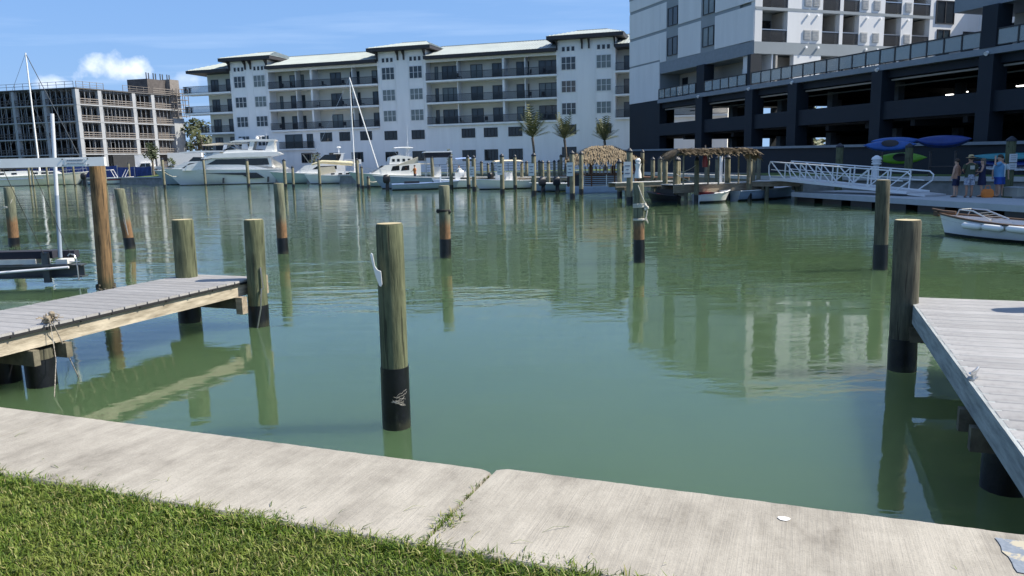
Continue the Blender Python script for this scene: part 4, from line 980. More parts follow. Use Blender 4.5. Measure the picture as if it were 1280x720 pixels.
# timber guard rails on each floor edge
for z in flo[:-1]:
    for (s0, s1) in ((.6, 4.6), (5.6, 12.6), (13.6, 17.4), (18.4, 24)):
        g_ = MB()
        for hh in (.18, .6, 1.05): g_.beam(cr(s0, -.25, z + hh), cr(s1, -.25, z + hh), .05, .17)
        n_ = max(2, int((s1 - s0) / 1.6))
        for i in range(n_ + 1): g_.beam(cr(s0 + (s1 - s0) * i / n_, -.22, z), cr(s0 + (s1 - s0) * i / n_, -.22, z + 1.15), .1, .1)
        g_.build('guard_rail', M['lumber'], CB)
        k_ = int((s1 - s0) / 1.0); zt_ = {5.81: 8.95, 8.95: 12.2, 12.2: 15.48, 15.48: 18.62}[z] - .22
        for i in range(k_): link('edge_prop', _prop, CB, cr(s0 + .4 + i * (s1 - s0 - .6) / k_, .25, z)).scale = (1, 1, zt_ - z)
    for i in range(6):
        t0, t1 = .6 + 7.5 * i, 7.0 + 7.5 * i; g_ = MB()
        for hh in (.55, 1.05): g_.beam(cr(-.25, t0, z + hh), cr(-.25, t1, z + hh), .05, .13)
        for k_ in range(5): g_.beam(cr(-.22, t0 + (t1 - t0) * k_ / 4, z), cr(-.22, t0 + (t1 - t0) * k_ / 4, z + 1.15), .09, .09)
        g_.build('guard_rail', M['formwork'], CB)
        for k_ in range(5): link('edge_prop', _prop, CB, cr(.3, t0 + .5 + k_ * 1.3, z)).scale = (1, 1, 3.0)
# roof guard rails
g_ = MB()
for hh in (.6, 1.15): g_.beam(cr(-.3, 0, 18.62 + hh), cr(-.3, LL, 18.62 + hh), .07, .07)
for i in range(24): g_.beam(cr(-.3, i * 2, 18.6), cr(-.3, i * 2, 19.8), .08, .08)
g_.build('guard_rail', M['prop_steel'], CB)
for (s0, s1) in ((0, 6), (10.5, 17.3), (18, 24)):
    g_ = MB()
    for hh in (.25, .65, 1.15): g_.beam(cr(s0, -.3, 18.62 + hh), cr(s1, -.3, 18.62 + hh), .06, .14 if s0 > 16 else .07)
    for i in range(5): g_.beam(cr(s0 + (s1 - s0) * i / 4, -.3, 18.6), cr(s0 + (s1 - s0) * i / 4, -.3, 19.85), .08, .08)
    g_.build('guard_rail', M['lumber'], CB)
# steel shoring props and joists under the top floors
pr_ = MB(); rr = random.Random(12)
for li, z in enumerate([1.1] + flo[:-1]):
    zt = ([5.81, 8.95, 12.2, 15.48, 18.62][li]) - .3
    dens = 3 if li < 2 else 1.6
    t_ = 1.2
    while t_ < LL:
        for s_ in (1.2, 3.8): pr_.beam(cr(s_ + rr.uniform(-.3, .3), t_ + rr.uniform(-.3, .3), z), cr(s_, t_, zt), .11, .11)
        t_ += dens
    s_ = 1.5
    while s_ < 23:
        for t2 in (1.3, 4): pr_.beam(cr(s_, t2 + rr.uniform(-.3, .3), z), cr(s_, t2, zt), .1, .1)
        s_ += dens
for i in range(28): pr_.beam(cr(1.0, 1.2 + 1.6 * i, 17.9 if i % 2 else 16.2), cr(1.0, 1.2 + 1.6 * (i + 1), 16.2 if i % 2 else 17.9), .07, .07)
for i in range(30): pr_.beam(cr(-.25, .5 + 1.5 * i, 18.2), cr(24, .5 + 1.5 * i, 18.2), .1, .2)
o = pr_.build('shoring', M['prop_steel'], CB); o['kind'] = 'stuff'
# dark walls added to block light through the floors; stair core
MB().prism([(0, 0)] * 3, 0, 0) if False else None
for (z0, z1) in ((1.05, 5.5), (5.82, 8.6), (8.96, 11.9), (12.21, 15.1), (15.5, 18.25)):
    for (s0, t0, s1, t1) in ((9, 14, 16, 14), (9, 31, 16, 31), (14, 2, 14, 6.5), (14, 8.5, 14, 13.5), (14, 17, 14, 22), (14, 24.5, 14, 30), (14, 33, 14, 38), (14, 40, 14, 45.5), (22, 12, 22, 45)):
        w_ = MB(); w_.beam(cr(s0, t0, (z0 + z1) / 2), cr(s1, t1, (z0 + z1) / 2), .25, z1 - z0); w_.build('light_block_wall', M['concrete_dark'], CB)
co = MB(); co.add([cr(18.2, -.35, 1.05), cr(25.6, -.35, 1.05), cr(25.6, 6, 1.05), cr(18.2, 6, 1.05)] + [cr(18.2, .9, 21.6), cr(25.6, .9, 21.6), cr(25.6, 6, 21.6), cr(18.2, 6, 21.6)], [])
MB().add([cr(22.9, -.36, 1.05), cr(25.7, -.36, 1.05), cr(25.7, 6.0, 1.05), cr(22.9, 6.0, 1.05), cr(22.9, -.36, 13.6), cr(25.7, -.36, 13.6), cr(25.7, 6.0, 13.6), cr(22.9, 6.0, 13.6)], [(0, 1, 5, 4), (1, 2, 6, 5), (2, 3, 7, 6), (3, 0, 4, 7), (4, 5, 6, 7)]).build('stair_core', M['concrete_raw'], CB)
MB().add([cr(18.0, .9, 1.05), cr(22.9, .9, 1.05), cr(22.9, 6, 1.05), cr(18.0, 6, 1.05), cr(18.0, .9, 21.8), cr(22.9, .9, 21.8), cr(22.9, 6, 21.8), cr(18.0, 6, 21.8)], [(0, 1, 5, 4), (1, 2, 6, 5), (2, 3, 7, 6), (3, 0, 4, 7), (4, 5, 6, 7)]).build('core_formwork', M['formwork'], CB)
MB().add([cr(22.91, -.1, 13.61), cr(25.6, -.1, 13.61), cr(25.6, 6, 13.61), cr(22.91, 6, 13.61), cr(22.91, -.1, 22.0), cr(25.4, -.1, 22.0), cr(25.4, 6, 22.0), cr(22.91, 6, 22.0)], [(0, 1, 5, 4), (1, 2, 6, 5), (2, 3, 7, 6), (3, 0, 4, 7), (4, 5, 6, 7)]).build('core_formwork', M['lumber'], CB)
sc_ = MB()
for z in (14, 15.6, 17.6, 19.0): sc_.beam(cr(23, -1.1, z), cr(26.2, -1.1, z), .9, .12); sc_.beam(cr(23, -1.5, z + .9), cr(26.2, -1.5, z + .9), .08, .16)
for s_ in (23, 24.6, 26.2): sc_.beam(cr(s_, -1.5, 13.8), cr(s_, -1.5, 20), .13, .13); sc_.beam(cr(s_, -.6, 13.8), cr(s_, -.6, 20), .13, .13)
sc_.build('scaffold', M['lumber'], CB)
rbm = MB().tube((0, 0, 0), (0, 0, 1.45), .13, n=6).mesh('rebar_bundle', M['galv_dark'])
for i in range(8): link('rebar_bundle', rbm, CB, cr(18.6 + i * .92, 1.6 + (i % 2) * .3, 21.75))
MB().add([cr(6.5, -.34, 2.2), cr(13, -.34, 2.2), cr(13, -.34, 5.5), cr(6.5, -.34, 5.5)], [(0, 1, 2, 3)]).build('opening_shade_sheet', M['interior_dark'], CB)  # flat dark sheet, its colour stands in for the shade of an opening

# ------------------------------------------------------------------ trees and palms
def leafcloud(mb, c, rx, ry, rz, n_, size, rr, m=0):
    for i in range(n_):
        while True:
            p = Vector((rr.uniform(-1, 1), rr.uniform(-1, 1), rr.uniform(-1, 1)))
            if p.length <= 1: break
        p = p * (.55 + .45 * p.length); p = Vector((p.x * rx, p.y * ry, p.z * rz)) + Vector(c)
        a = Vector((rr.gauss(0, 1), rr.gauss(0, 1), rr.gauss(0, .6))).normalized(); b_ = a.orthogonal().normalized(); s_ = size * rr.uniform(.5, 1.3)
        mb.add([p - a * s_, p + b_ * s_ * .45, p + a * s_, p - b_ * s_ * .45], [(0, 1, 2, 3)], m)
def tree(label, base, hgt, cw_, leafm='leaf', n_=500, trunk_h=.45, cat='tree', group=None, name='tree', clumps=7, size=.3):
    rr = random.Random(hash(label) % 9999 if False else int(abs(base[0] * 31 + base[1] * 17)) + 5); t_ = thing(name, label, cat, base, 0, group)
    tk = MB(); tk.path([(0, 0, 0), (rr.uniform(-.1, .1) * cw_ * .3, 0, hgt * trunk_h), (rr.uniform(-.1, .1) * cw_, rr.uniform(-.1, .1) * cw_, hgt * .8)], [hgt * .03 + .05, hgt * .022 + .03, .03], 7); cs = []
    for i in range(clumps):
        a = 6.28 * i / clumps + rr.uniform(-.4, .4); q = cw_ * .5 * rr.uniform(.2, .75); z = hgt * rr.uniform(trunk_h + .05, .88); p = Vector((q * math.cos(a), q * math.sin(a), z)); cs.append(p)
        tk.path([(0, 0, hgt * trunk_h * .85), p * .6 + Vector((0, 0, hgt * .12)), p], [hgt * .012 + .02, hgt * .008 + .015, .015], 5)
    tk.build('trunk', M['trunk'], t_, 60)
    cr_ = MB()
    for p in cs + [Vector((0, 0, hgt * .85))]: leafcloud(cr_, p, cw_ * rr.uniform(.2, .32), cw_ * rr.uniform(.2, .32), hgt * rr.uniform(.1, .18), n_ // (clumps + 1), size, rr)
    o = cr_.build('crown', M[leafm], t_); return t_
def palm(label, base, hgt, fr_l, n_f=22, droop=.6, upright=.9, name='palm_tree'):
    rr = random.Random(int(abs(base[0] * 13)) + 3); t_ = thing(name, label, 'palm', base)
    pts = [(.12 * math.sin(i * .6), .08 * math.sin(i * .9), hgt * i / 6) for i in range(7)]
    MB().path(pts, [.2, .16, .15, .14, .14, .14, .16], 10).build('trunk', M['trunk'], t_, 60)
    top = Vector(pts[-1])
    for i in range(n_f):
        a = i * 2.4 + rr.uniform(-.3, .3); up = upright * (1 - (.72 if upright > 1.2 else 1) * i / n_f) + rr.uniform(-.15, .15); L_ = fr_l * rr.uniform(.75, 1.1)
        d = Vector((math.cos(a), math.sin(a), 0)); f = MB(); prev = None
        spine = []
        for k_ in range(7):
            u_ = k_ / 6; spine.append(top + d * (L_ * u_ * (1 - .45 * up)) + Vector((0, 0, L_ * (up * u_ * 1.0 - droop * u_ * u_ * (1.1 - .5 * up)))))
        sd = Vector((-d.y, d.x, 0))
        for k_ in range(1, 6):
            for side in (-1, 1):
                for q in (0, .5):
                    p = spine[k_].lerp(spine[k_ + 1], q); w_ = L_ * .28 * math.sin(math.pi * (k_ + q) / 6.6) + .1
                    tip = p + sd * side * w_ * .75 + (spine[k_ + 1] - spine[k_]).normalized() * w_ * .8 + Vector((0, 0, -w_ * .35))
                    f.add([p, p + (spine[k_ + 1] - spine[k_]) * .28, tip], [(0, 1, 2)])
        f.path(spine, [.03, .028, .025, .02, .015, .01, .006], 4)
        f.build('frond', M['palm_leaf'], t_)
    return t_
rr0 = random.Random(77)
for (x, xy, yt, lab) in ((666, 168, 142, 'palm with a small upright crown rising behind the docks, farthest from the tiki hut'), (706, 170, 148, 'palm beside the left eave of the tiki hut'), (756, 172, 146, 'palm rising right behind the ridge of the tiki hut')):
    p = atY(x, xy + 4, 92); palm(lab, (p.x, 92, 1.05), p.z - 1.05, 2.5 * rr0.uniform(.88, 1.08), 30, rr0.uniform(.08, .22), 1.5)
rr = random.Random(44)
tree('broad dark tree in the gap between the unfinished frame and the white apartments', (-70.5, 178, 1.05), 13, 9, 'leaf_dark', 900, .3, clumps=10, size=.5)
palm('tall palm over the dark tree in the gap beside the unfinished frame', (-67.5, 172, 1.05), 9.5, 3.4, 26, .8, .8)
tree('small street tree with thin trunk in front of the unfinished frame', tuple(at(195, 218, 1.05)[:2]) + (1.05,) if False else (-66.3, 145, 1.05), 6.6, 3.2, 'leaf_dark', 420, .5, size=.3)
tree('thin sapling beside the white box trailer', (-63.0, 145.5, 1.05), 3.6, 1.4, 'leaf', 200, .35, size=.22)
tree('small clipped bush in front of the white apartment wall behind the yachts', (-29.3, 117.5, 1.05), 3.3, 1.6, 'leaf_dark', 260, .15, 'bush', name='bush', size=.2)
tree('tiny bush by the apartment wall beyond the black boat canopy', (-8.5, 110, 1.05), 3.4, 1.0, 'leaf_dark', 140, .3, 'bush', name='bush', size=.16)
bt = [(46, 78, 7, 7), (52, 73, 6, 6), (41, 86, 8, 7), (36, 93, 7, 7), (57, 67, 6, 6), (62, 64, 7, 6)]
for (x, y, hh, cw_) in bt: tree('green tree glimpsed through the parking garage openings', (x, y, 1.05), hh, cw_, 'leaf', 420, .25, group='trees behind the parking garage', size=.4)
for (x, y, hh, cw_) in ((-120, 190, 8, 8), (-108, 192, 9, 9), (-96, 194, 8, 8), (-84, 196, 9, 9), (-74, 200, 9, 9)): tree('green tree behind the unfinished frame', (x, y, 1.05), hh, cw_, 'leaf', 420, .25, group='trees behind the unfinished frame', size=.5)
# ------------------------------------------------------------------ far piers
def pier(label, pts, wid, z, bents=3.0, m='far_deck', planks=True, thick=.3):
    a, b_ = Vector(pts[0]), Vector(pts[1]); d = b_ - a; L_ = d.length; rz = math.atan2(d.y, d.x)
    r_ = thing('pier', label, 'pier', (a.x, a.y, z), rz)
    n_ = max(1, int(L_ / .3)); me = MB().box(0, 0, -.04, L_ / n_ - .012, wid, 0).mesh('plank', M[m])
    if n_ <= 60:
        for i in range(n_): link('plank', me, r_, (i * L_ / n_, 0, rnd.uniform(-.003, .003)))
    else: MB().box(0, 0, -.04, L_, wid, 0).build('decking', M[m], r_)
    MB().box(0, .05, -thick, L_, .12, -.042).build('stringer', M['dock_timber'], r_); MB().box(0, wid - .12, -thick, L_, wid - .05, -.042).build('stringer', M['dock_timber'], r_)
    x = .6
    while x < L_:
        MB().box(x - .06, -.08, -thick - .2, x + .06, wid + .08, -thick - .003).build('cross_beam', M['dock_timber_dark'], r_)
        for y in (.15, wid - .15): MB().tube((x + .2, y, -2), (x + .2, y, -thick), .12, n=8).build('support_pile', M['pile_far'], r_, 50)
        x += bents
    return r_
pA0 = at(843, 231, 1.0); pA1 = at(962, 227, 1.0)
pier('grey timber pier under the long flat thatched roof', (pA0, pA1), 1.6, 1.0, 2.2, thick=.46)
pB0 = at(770, 228.5, 1.0); pB1 = at(846, 226, 1.0)
pier('narrow grey pier between the tiki hut and the flat thatched roof', (pB0, pB1), 1.2, 1.0, 2.6)
pC0 = at(556, 221.5, 1.0); pC1 = at(716, 221.5, 1.0)
pier('long distant finger pier crossing behind the rows of piles', (pC0, pC1), 1.5, 1.0, 3.5)
pD0 = at(700, 219, 1.2)
pier('low dark pier beside the tiki hut, in front of the palms', (at(700, 219.5, 1.1), at(842, 222, 1.1)), 1.4, 1.1, 3.0, 'tiki_wood')

# ------------------------------------------------------------------ far piles (px of waterline, px of top, radius)
FP = [
 (206, 235, 199, .16, 'leftmost pile before the bow of the grey-hulled motor yacht', 0), (257, 231.5, 199.5, .17, 'pile standing against the bow of the big white motor yacht', 0),
 (311, 233.5, 200.5, .2, 'pile standing amid the hull window of the big white motor yacht', 0), (357, 234.5, 200.5, .19, 'pile at the stern of the big white motor yacht', 0),
 (367, 235, 209, .15, 'short pile between the big white motor yacht and the cabin cruiser', 0), (400, 231.5, 199.5, .17, 'pile before the bow of the cabin cruiser with black canopy', 0),
 (448, 235, 199.5, .17, 'dark pile right behind the small sailboat stern', 0), (453.5, 237, 209, .13, 'thin pile close beside the dark pile at the sailboat stern', 0), (461, 236.5, 222, .16, 'stubby low pile left of the flybridge fishing boat', 0),
 (503.5, 230, 198.5, .14, 'pile in front of the windscreen of the flybridge fishing boat', 0), (541.5, 234.5, 196, .16, 'pile at the left post of the black boat canopy', 0), (564.5, 237, 196, .17, 'pile at the right post of the black boat canopy', 0),
 (586, 236.5, 196, .16, 'pile in front of the light blue boat awning', 0), (593, 239.6, 196.5, .17, 'pile with a white slip sign beside the light blue boat awning', 1),
 (616, 229.5, 204, .16, 'short pile on the far side of the finger pier by the dark outboards', 0), (602.5, 230, 203, .16, 'short pile left of the dark outboards', 0), (610.5, 229, 205, .15, 'short pile in the middle of the dark outboards', 0),
 (628, 243.2, 195, .16, 'thick pile with a white slip sign left of the cream boat awning', 1), (644, 237.5, 195.5, .15, 'pile standing before the cream boat awning', 0), (652.5, 235, 202.6, .14, 'short pile under the cream boat awning', 0),
 (658.5, 233.5, 203, .15, 'short pile at the right end of the cream boat awning', 0), (667.5, 245.8, 194, .16, 'thick pile with a white slip sign below the farthest palm', 1), (678.5, 237, 202.8, .14, 'short pile just right of the farthest palm', 0),
 (686, 238, 203, .14, 'short pile between the farthest palm and the tiki hut', 0), (715.5, 250, 191.5, .155, 'tall pile with a white slip sign at the left eave of the tiki hut', 1), (726.5, 243.7, 192, .15, 'tall plain pile before the left side of the tiki hut', 0),
 (774.5, 247.5, 202.5, .15, 'shorter pile under the right eave of the tiki hut', 0), (787, 255.6, 189, .165, 'tall pile with a white slip sign at the right eave of the tiki hut', 1), (802.5, 240, 189.8, .14, 'tall slim pile right of the white figure-shaped post', 0),
 (831, 250, 199.5, .15, 'pile just left of the red jet ski', 0), (844.3, 252.6, 199.5, .16, 'pile at the left corner of the pier under the flat thatched roof', 0), (847.5, 252, 199.7, .14, 'pile touching the left corner pile of the thatched pier', 0),
 (870.5, 253.3, 199.5, .13, 'slim pile before the red umbrella at the thatched pier', 0), (909, 250.8, 197, .16, 'thick pale pile toward the right end of the flat thatched roof', 0), (936, 250.5, 197, .155, 'pile under the right tip of the flat thatched roof', 0),
 (940, 249.5, 197.3, .14, 'pile right behind the pile under the right tip of the thatch', 0), (947.5, 246, 196.4, .13, 'slim pile left of the gangway head', 0),
 (1.5, 232, 200, .17, 'pile at the left edge of the view by the cream sailboat', 0), (38, 232.5, 200, .16, 'left one of two close piles before the cream sailboat', 0), (42, 232.5, 200.5, .16, 'right one of two close piles before the cream sailboat', 0),
 (60.5, 232.5, 200, .16, 'pile amidships of the cream sailboat left of the white guide pole', 0), (80.5, 232, 200, .16, 'pile at the bow of the cream sailboat right of the white guide pole', 0), (94, 232, 200, .17, 'pile at the dinghy with the dark outboard', 0),
 (133, 230.5, 205, .14, 'slim pile at the stern of the small red-striped runabout', 0), (163, 229, 204, .17, 'pile in front of the blue fence screen at the green bank', 0),
]
slip_sign = MB().box(-.2, -.015, -.42, .2, .015, .42).mesh('sign', M['sign_white'])
sign_line = MB().box(-.14, -.0035, -.03, .14, 0, .03).mesh('print_line', M['sign_ink']); sign_word = MB().box(-.07, -.0035, -.025, .07, 0, .025).mesh('print_line', M['sign_ink'])
for i, (x, yb, yt, r_, lab, sg) in enumerate(FP):
    B = at(x, yb); T = atY(x - (yb - yt) * (.06 - .00008 * x) * .5, yt, B.y); T.x = B.x + rnd.uniform(-.03, .03)
    p = pile(lab, B, T, r_, M['pile_far'], .42 if yb > 233 else .2, 'piles of the far marina', cap='cone', n=10, far=True)
    if sg:
        s_ = link('sign', slip_sign, p, (-.16, -r_ - .05, T.z - .98 if yb > 242 else T.z - 1.2), R(rnd.uniform(-8, 8)))
        for q in range(3): link('print_line', sign_word if q == 1 else sign_line, s_, (0, -.0155, .2 - q * .2))
# piles standing on the shore side (hidden feet)
for i, (x, yt, Y, lab) in enumerate([(674, 202, 84, 'dark shore pile under the farthest palm'), (692.8, 202, 84, 'dark shore pile midway between two palms'), (698.5, 201.5, 82, 'dark shore pile left of the second palm trunk'), (701.2, 195, 80, 'tall thin shore pile left of the tiki roof'),
      (816, 199.2, 56, 'pale shore pile beyond the narrow grey pier'), (825, 198.6, 54, 'slim shore pile beyond the narrow grey pier, right of its pale neighbour'), (884.5, 198.7, 50, 'shore pile behind the red umbrella'), (897, 197.9, 50, 'shore pile behind the middle of the flat thatched roof'),
      (1050, 183, 44, 'dark pile rising behind the left half of the gangway'), (1137, 183, 42, 'grey-green pile in front of the green kayak'), (1264.5, 175, 35.5, 'tall pile with two white notices right of the four people')]):
    T = atY(x, yt, Y); p = pile(lab, (T.x, Y, 0), (T.x, Y, T.z), .15 if x < 1000 else .2, M['pile_far'] if x < 1000 else M['pile_green'], None, None, cap='cone', n=10, far=True)
    if x > 1260:
        for q, hh in ((0, .38), (1, .3)):
            s_ = MB().box(-.17, -.245, T.z - .62 - hh - q * .42, .17, -.205, T.z - .62 - q * .42).build('sign', M['sign_white'], p)
            for j in range(3): MB().box(-.12, -.249, T.z - .72 - q * .42 - j * .09, .12, -.2455, T.z - .70 - q * .42 - j * .09).build('print_line', M['sign_ink'], s_)

# ------------------------------------------------------------------ boats
def hull(L_, B, zb, zs, rake, draft=.25, n_=16, full=.4, wl=.8, flare=1.0):
    secs = []
    for i in range(n_ + 1):
        t_ = i / n_; w_ = B / 2 * (1 - .1 * max(0, .35 - t_) / .35)
        if t_ > full: w_ = B / 2 * max(0, 1 - ((t_ - full) / (1 - full)) ** 2.3)
        w_ = max(w_, .015); sh = zs + (zb - zs) * t_ ** 1.9
        k_ = wl * (1 - .45 * max(0, (t_ - .4) / .6) ** 1.3 * flare)
        def X(z): return L_ * t_ - rake * (t_ ** 4) * (1 - (z + draft) / (sh + draft))
        zc = .08
        row = [(X(sh), w_, sh), (X(sh * .55), w_ * (k_ + (1 - k_) * .6), sh * .55), (X(zc), w_ * k_, zc), (X(-draft), w_ * .35, -draft), (X(-draft), 0, -draft * 1.3)]
        secs.append(row + [(p[0], -p[1], p[2]) for p in row[-2::-1]])
    mb = MB(); mb.loft(secs, closed=False, caps=False)
    mb.add(secs[0], [tuple(range(len(secs[0])))])
    dk = MB(); dv = []
    for s_ in secs: dv += [(s_[0][0], s_[0][1] - .03 * (s_[0][1] > .05), s_[0][2] - .03), (s_[-1][0], s_[-1][1] + .03 * (s_[0][1] > .05), s_[-1][2] - .03)]
    dk.add(dv, [(2 * i, 2 * i + 1, 2 * i + 3, 2 * i + 2) for i in range(n_)])
    bt = MB(); low = [[(q[0], q[1] * 1.008, q[2]) for q in s_] for s_ in secs]
    bsec = []
    for s_ in secs:
        a, b_ = s_[2], s_[3]
        bsec.append([(a[0] + .004, a[1] * 1.01 + .006, a[2]), (b_[0], b_[1] * 1.02 + .006, b_[2]), (b_[0], -b_[1] * 1.02 - .006, b_[2]), (a[0] + .004, -a[1] * 1.01 - .006, a[2])])
    bt.loft(bsec, closed=False, caps=False)
    gun = MB(); gun.path([(s_[0][0], s_[0][1] + .015, s_[0][2]) for s_ in secs], .035, 5); gun.path([(s_[-1][0], s_[-1][1] - .015, s_[-1][2]) for s_ in secs], .035, 5)
    return mb, dk, bt, gun, secs
def boat(name, label, cat, loc, rz, L_, B, zb, zs, rake, hm='gelcoat', dm='white_paint', gm='white_paint', bm_='antifoul', **kw):
    r_ = thing(name, label, cat, loc, rz); a, d, bt, g_, secs = hull(L_, B, zb, zs, rake, **kw)
    a.build('hull', M[hm], r_, 50); d.build('deck', M[dm], r_, 50); bt.build('bottom', M[bm_], r_, 50); g_.build('gunwale', M[gm], r_, 60); return r_
def slabp(r_, name, poly, hw, m, y0=None, sm=None): return MB().prism(poly, -hw if y0 is None else y0, hw).build(name, M[m], r_, sm)
def sidewin(r_, poly, y, m='glass_dark', name='window'):
    for s_ in (-1, 1): MB().prism(poly, s_ * (y - .02), s_ * (y + .012)).build(name, M[m], r_)
def outboard(r_, x, y, z, m='black', sc_=1.0, rz=0):
    e = link('outboard', None, r_, (x, y, z), rz); e.empty_display_size = .1
    mb = MB(); mb.loft([[(sc_ * (px * sx_) - .18 * sc_, sc_ * py * sx_, sc_ * zz_) for px, py in ((-.3, -.16), (.22, -.19), (.3, 0), (.22, .19), (-.3, .16))] for sx_, zz_ in ((.7, .18), (1, .3), (1.02, .62), (.8, .84), (.4, .9))]); mb.build('cowling', M[m], e, 50)
    MB().prism([(-.34 * sc_, -.7 * sc_), (.02, -.6 * sc_), (.0, .2 * sc_), (-.28 * sc_, .2 * sc_)], -.07 * sc_, .07 * sc_).build('leg', M[m], e)
    return e
def bimini(r_, x0, x1, hw, z0, z1, m, sag=.14, poles=True):
    mb = MB(); secs = []
    for i in range(7):
        t_ = i / 6; x = x0 + (x1 - x0) * t_; zz_ = z1 + .06 * math.sin(math.pi * t_)
        secs.append([(x, hw * math.sin(a), zz_ - sag * (1 - math.cos(a * .9)) * 2) for a in [(-1.2 + .4 * j) for j in range(7)]] + [(x, hw * math.sin(a) * .98, zz_ - .04 - sag * (1 - math.cos(a * .9)) * 2) for a in [(1.2 - .4 * j) for j in range(7)]])
    mb.loft(secs); mb.build('canopy', M[m], r_, 50)
    if poles:
        fr_ = MB(); xm = (x0 + x1) / 2
        for s_ in (-1, 1):
            for x in (x0 + .05, xm, x1 - .05): fr_.tube((xm + (x - xm) * .25, s_ * hw * .93, z0), (x, s_ * hw * .93, z1 - sag), .022, n=5)
        fr_.build('frame', M['steel'], r_, 60)
def railing_b(r_, pts, hgt, rad=.018, n_=6):
    mb = MB(); top = [Vector(p) + Vector((0, 0, hgt)) for p in pts]; mb.path(top, rad, 5)
    for p, q in zip(pts, top): mb.tube(p, q, rad * .8, n=4)
    mb.build('guard_rail', M['steel'], r_, 60)
LEFTW = R(180 + 9)                                                       # bows toward the left
def toleft(pst, L_): return pst
# big white motor yacht
st = at(366.5, 227.8); st.y = 118; st = atY(366.5, 228.5, 118); st.z = 0
ya = boat('motor_yacht', 'big white flybridge motor yacht with long dark hull window', 'yacht', st, R(180 + 11), 18.3, 4.9, 2.5, 2.05, 2.4, full=.35)
sidewin(ya, [(12.9, 1.72), (7.0, 1.66), (4.9, 1.62), (3.8, .85), (6.0, .78), (6.9, 1.32), (9, 1.45)], 2.43, name='hull_window')
slabp(ya, 'deckhouse', [(.4, 2.02), (2.6, 2.02), (2.9, 3.85), (3.4, 3.95), (11.0, 3.85), (14.6, 2.9), (15.4, 2.15)], 1.75, 'gelcoat')
sidewin(ya, [(3.1, 2.75), (3.3, 3.7), (10.5, 3.68), (11.9, 2.95), (7.5, 2.85), (5.5, 2.7)], 1.75)
MB().add([(14.4, -1.5, 2.98), (14.4, 1.5, 2.98), (11.15, 1.55, 3.86), (11.15, -1.55, 3.86)], [(0, 1, 2, 3)]).build('windscreen', M['glass_window'], ya)
slabp(ya, 'flybridge', [(1.2, 4.28), (2.5, 3.95), (11.2, 3.86), (12.2, 3.7), (12.6, 3.85), (10.2, 4.5), (6.5, 4.6), (1.8, 4.62)], 2.15, 'gelcoat')
slabp(ya, 'flybridge_coaming', [(2.4, 4.6), (9.6, 4.5), (9.0, 4.95), (7.6, 5.05), (4.0, 4.85), (2.6, 4.95)], 1.85, 'gelcoat'); slabp(ya, 'helm_screen', [(7.6, 5.0), (9.0, 4.9), (9.6, 4.95), (8.4, 5.5)], 1.5, 'glass_dark')
slabp(ya, 'seating', [(4.2, 4.6), (7.2, 4.6), (7.2, 5.05), (4.2, 5.0)], 1.5, 'dark_canvas')
for s_ in (-1, 1):
    slabp(ya, 'arch_leg', [(2.1, 4.6), (3.6, 4.6), (2.9, 6.2), (2.2, 6.3)], 0, 'gelcoat') if False else MB().prism([(2.2, 4.55), (3.7, 4.55), (2.9, 6.25), (2.2, 6.35)], s_ * 1.75, s_ * 1.6).build('arch_leg', M['gelcoat'], ya)
    MB().prism([(5.4, 4.75), (6.1, 4.75), (5.5, 6.25), (4.9, 6.25)], s_ * 1.75, s_ * 1.6).build('arch_leg', M['gelcoat'], ya)
    MB().tube((7.2, s_ * 1.5, 5.1), (8.4, s_ * 1.5, 6.2), .04, n=6).build('strut', M['steel'], ya)
slabp(ya, 'hardtop', [(2.0, 6.22), (8.3, 6.12), (8.5, 6.2), (7.6, 6.38), (4.5, 6.5), (2.0, 6.42)], 1.85, 'gelcoat')
an = MB(); an.tube((4.2, 0, 6.45), (4.2, 0, 7.0), .07, .05); an.box(3.7, -.12, 6.95, 4.9, .12, 7.06); an.ell((4.7, .5, 6.7), .3, .3, .2); an.tube((3.5, -.5, 6.4), (3.45, -.5, 8.3), .02, .01, 5); an.build('radar_mast', M['white_paint'], ya, 50)
railing_b(ya, [(12, 2.2, 2.1), (14, 1.95, 2.2), (16, 1.35, 2.35), (17.2, .55, 2.45), (18.1, 0, 2.5), (17.2, -.55, 2.45), (16, -1.35, 2.35), (14, -1.95, 2.2), (12, -2.2, 2.1)], .6)
st_ = MB().box(-1.1, -2.0, .25, 0, 2.0, .38).build('swim_platform', M['far_deck'], ya)
for x in (9.6, 3.3): MB().tube((x, 2.45, 1.0), (x + .08, 2.47, .2), .14, n=8).build('fender', M['navy'], ya, 50)
# grey-hulled yacht behind it and a white flybridge boat
st = atY(300, 229, 124); st.z = 0
y2 = boat('motor_yacht', 'grey-hulled motor yacht partly hidden behind the big white one, bow to the left', 'yacht', st, R(180 + 9), 12.8, 4.6, 2.3, 1.8, 2.0, hm='grey_gelcoat', full=.35)
slabp(y2, 'deckhouse', [(1, 1.75), (8.5, 1.75), (10.5, 2.1), (7.5, 3.5), (2, 3.6)], 1.7, 'gelcoat'); sidewin(y2, [(3, 2.6), (8.2, 2.5), (7.0, 3.25), (3, 3.35)], 1.7)
MB().add([(10.2, -1.4, 2.2), (10.2, 1.4, 2.2), (7.7, 1.5, 3.45), (7.7, -1.5, 3.45)], [(0, 1, 2, 3)]).build('windscreen', M['glass_dark'], y2)
slabp(y2, 'hardtop', [(1.5, 4.9), (8.2, 4.85), (8.4, 4.95), (6, 5.15), (1.5, 5.1)], 1.7, 'gelcoat')
for s_ in (-1, 1): MB().prism([(3.0, 3.55), (4.2, 3.55), (3.2, 4.95), (2.3, 4.95)], s_ * 1.6, s_ * 1.48).build('arch_leg', M['gelcoat'], y2)
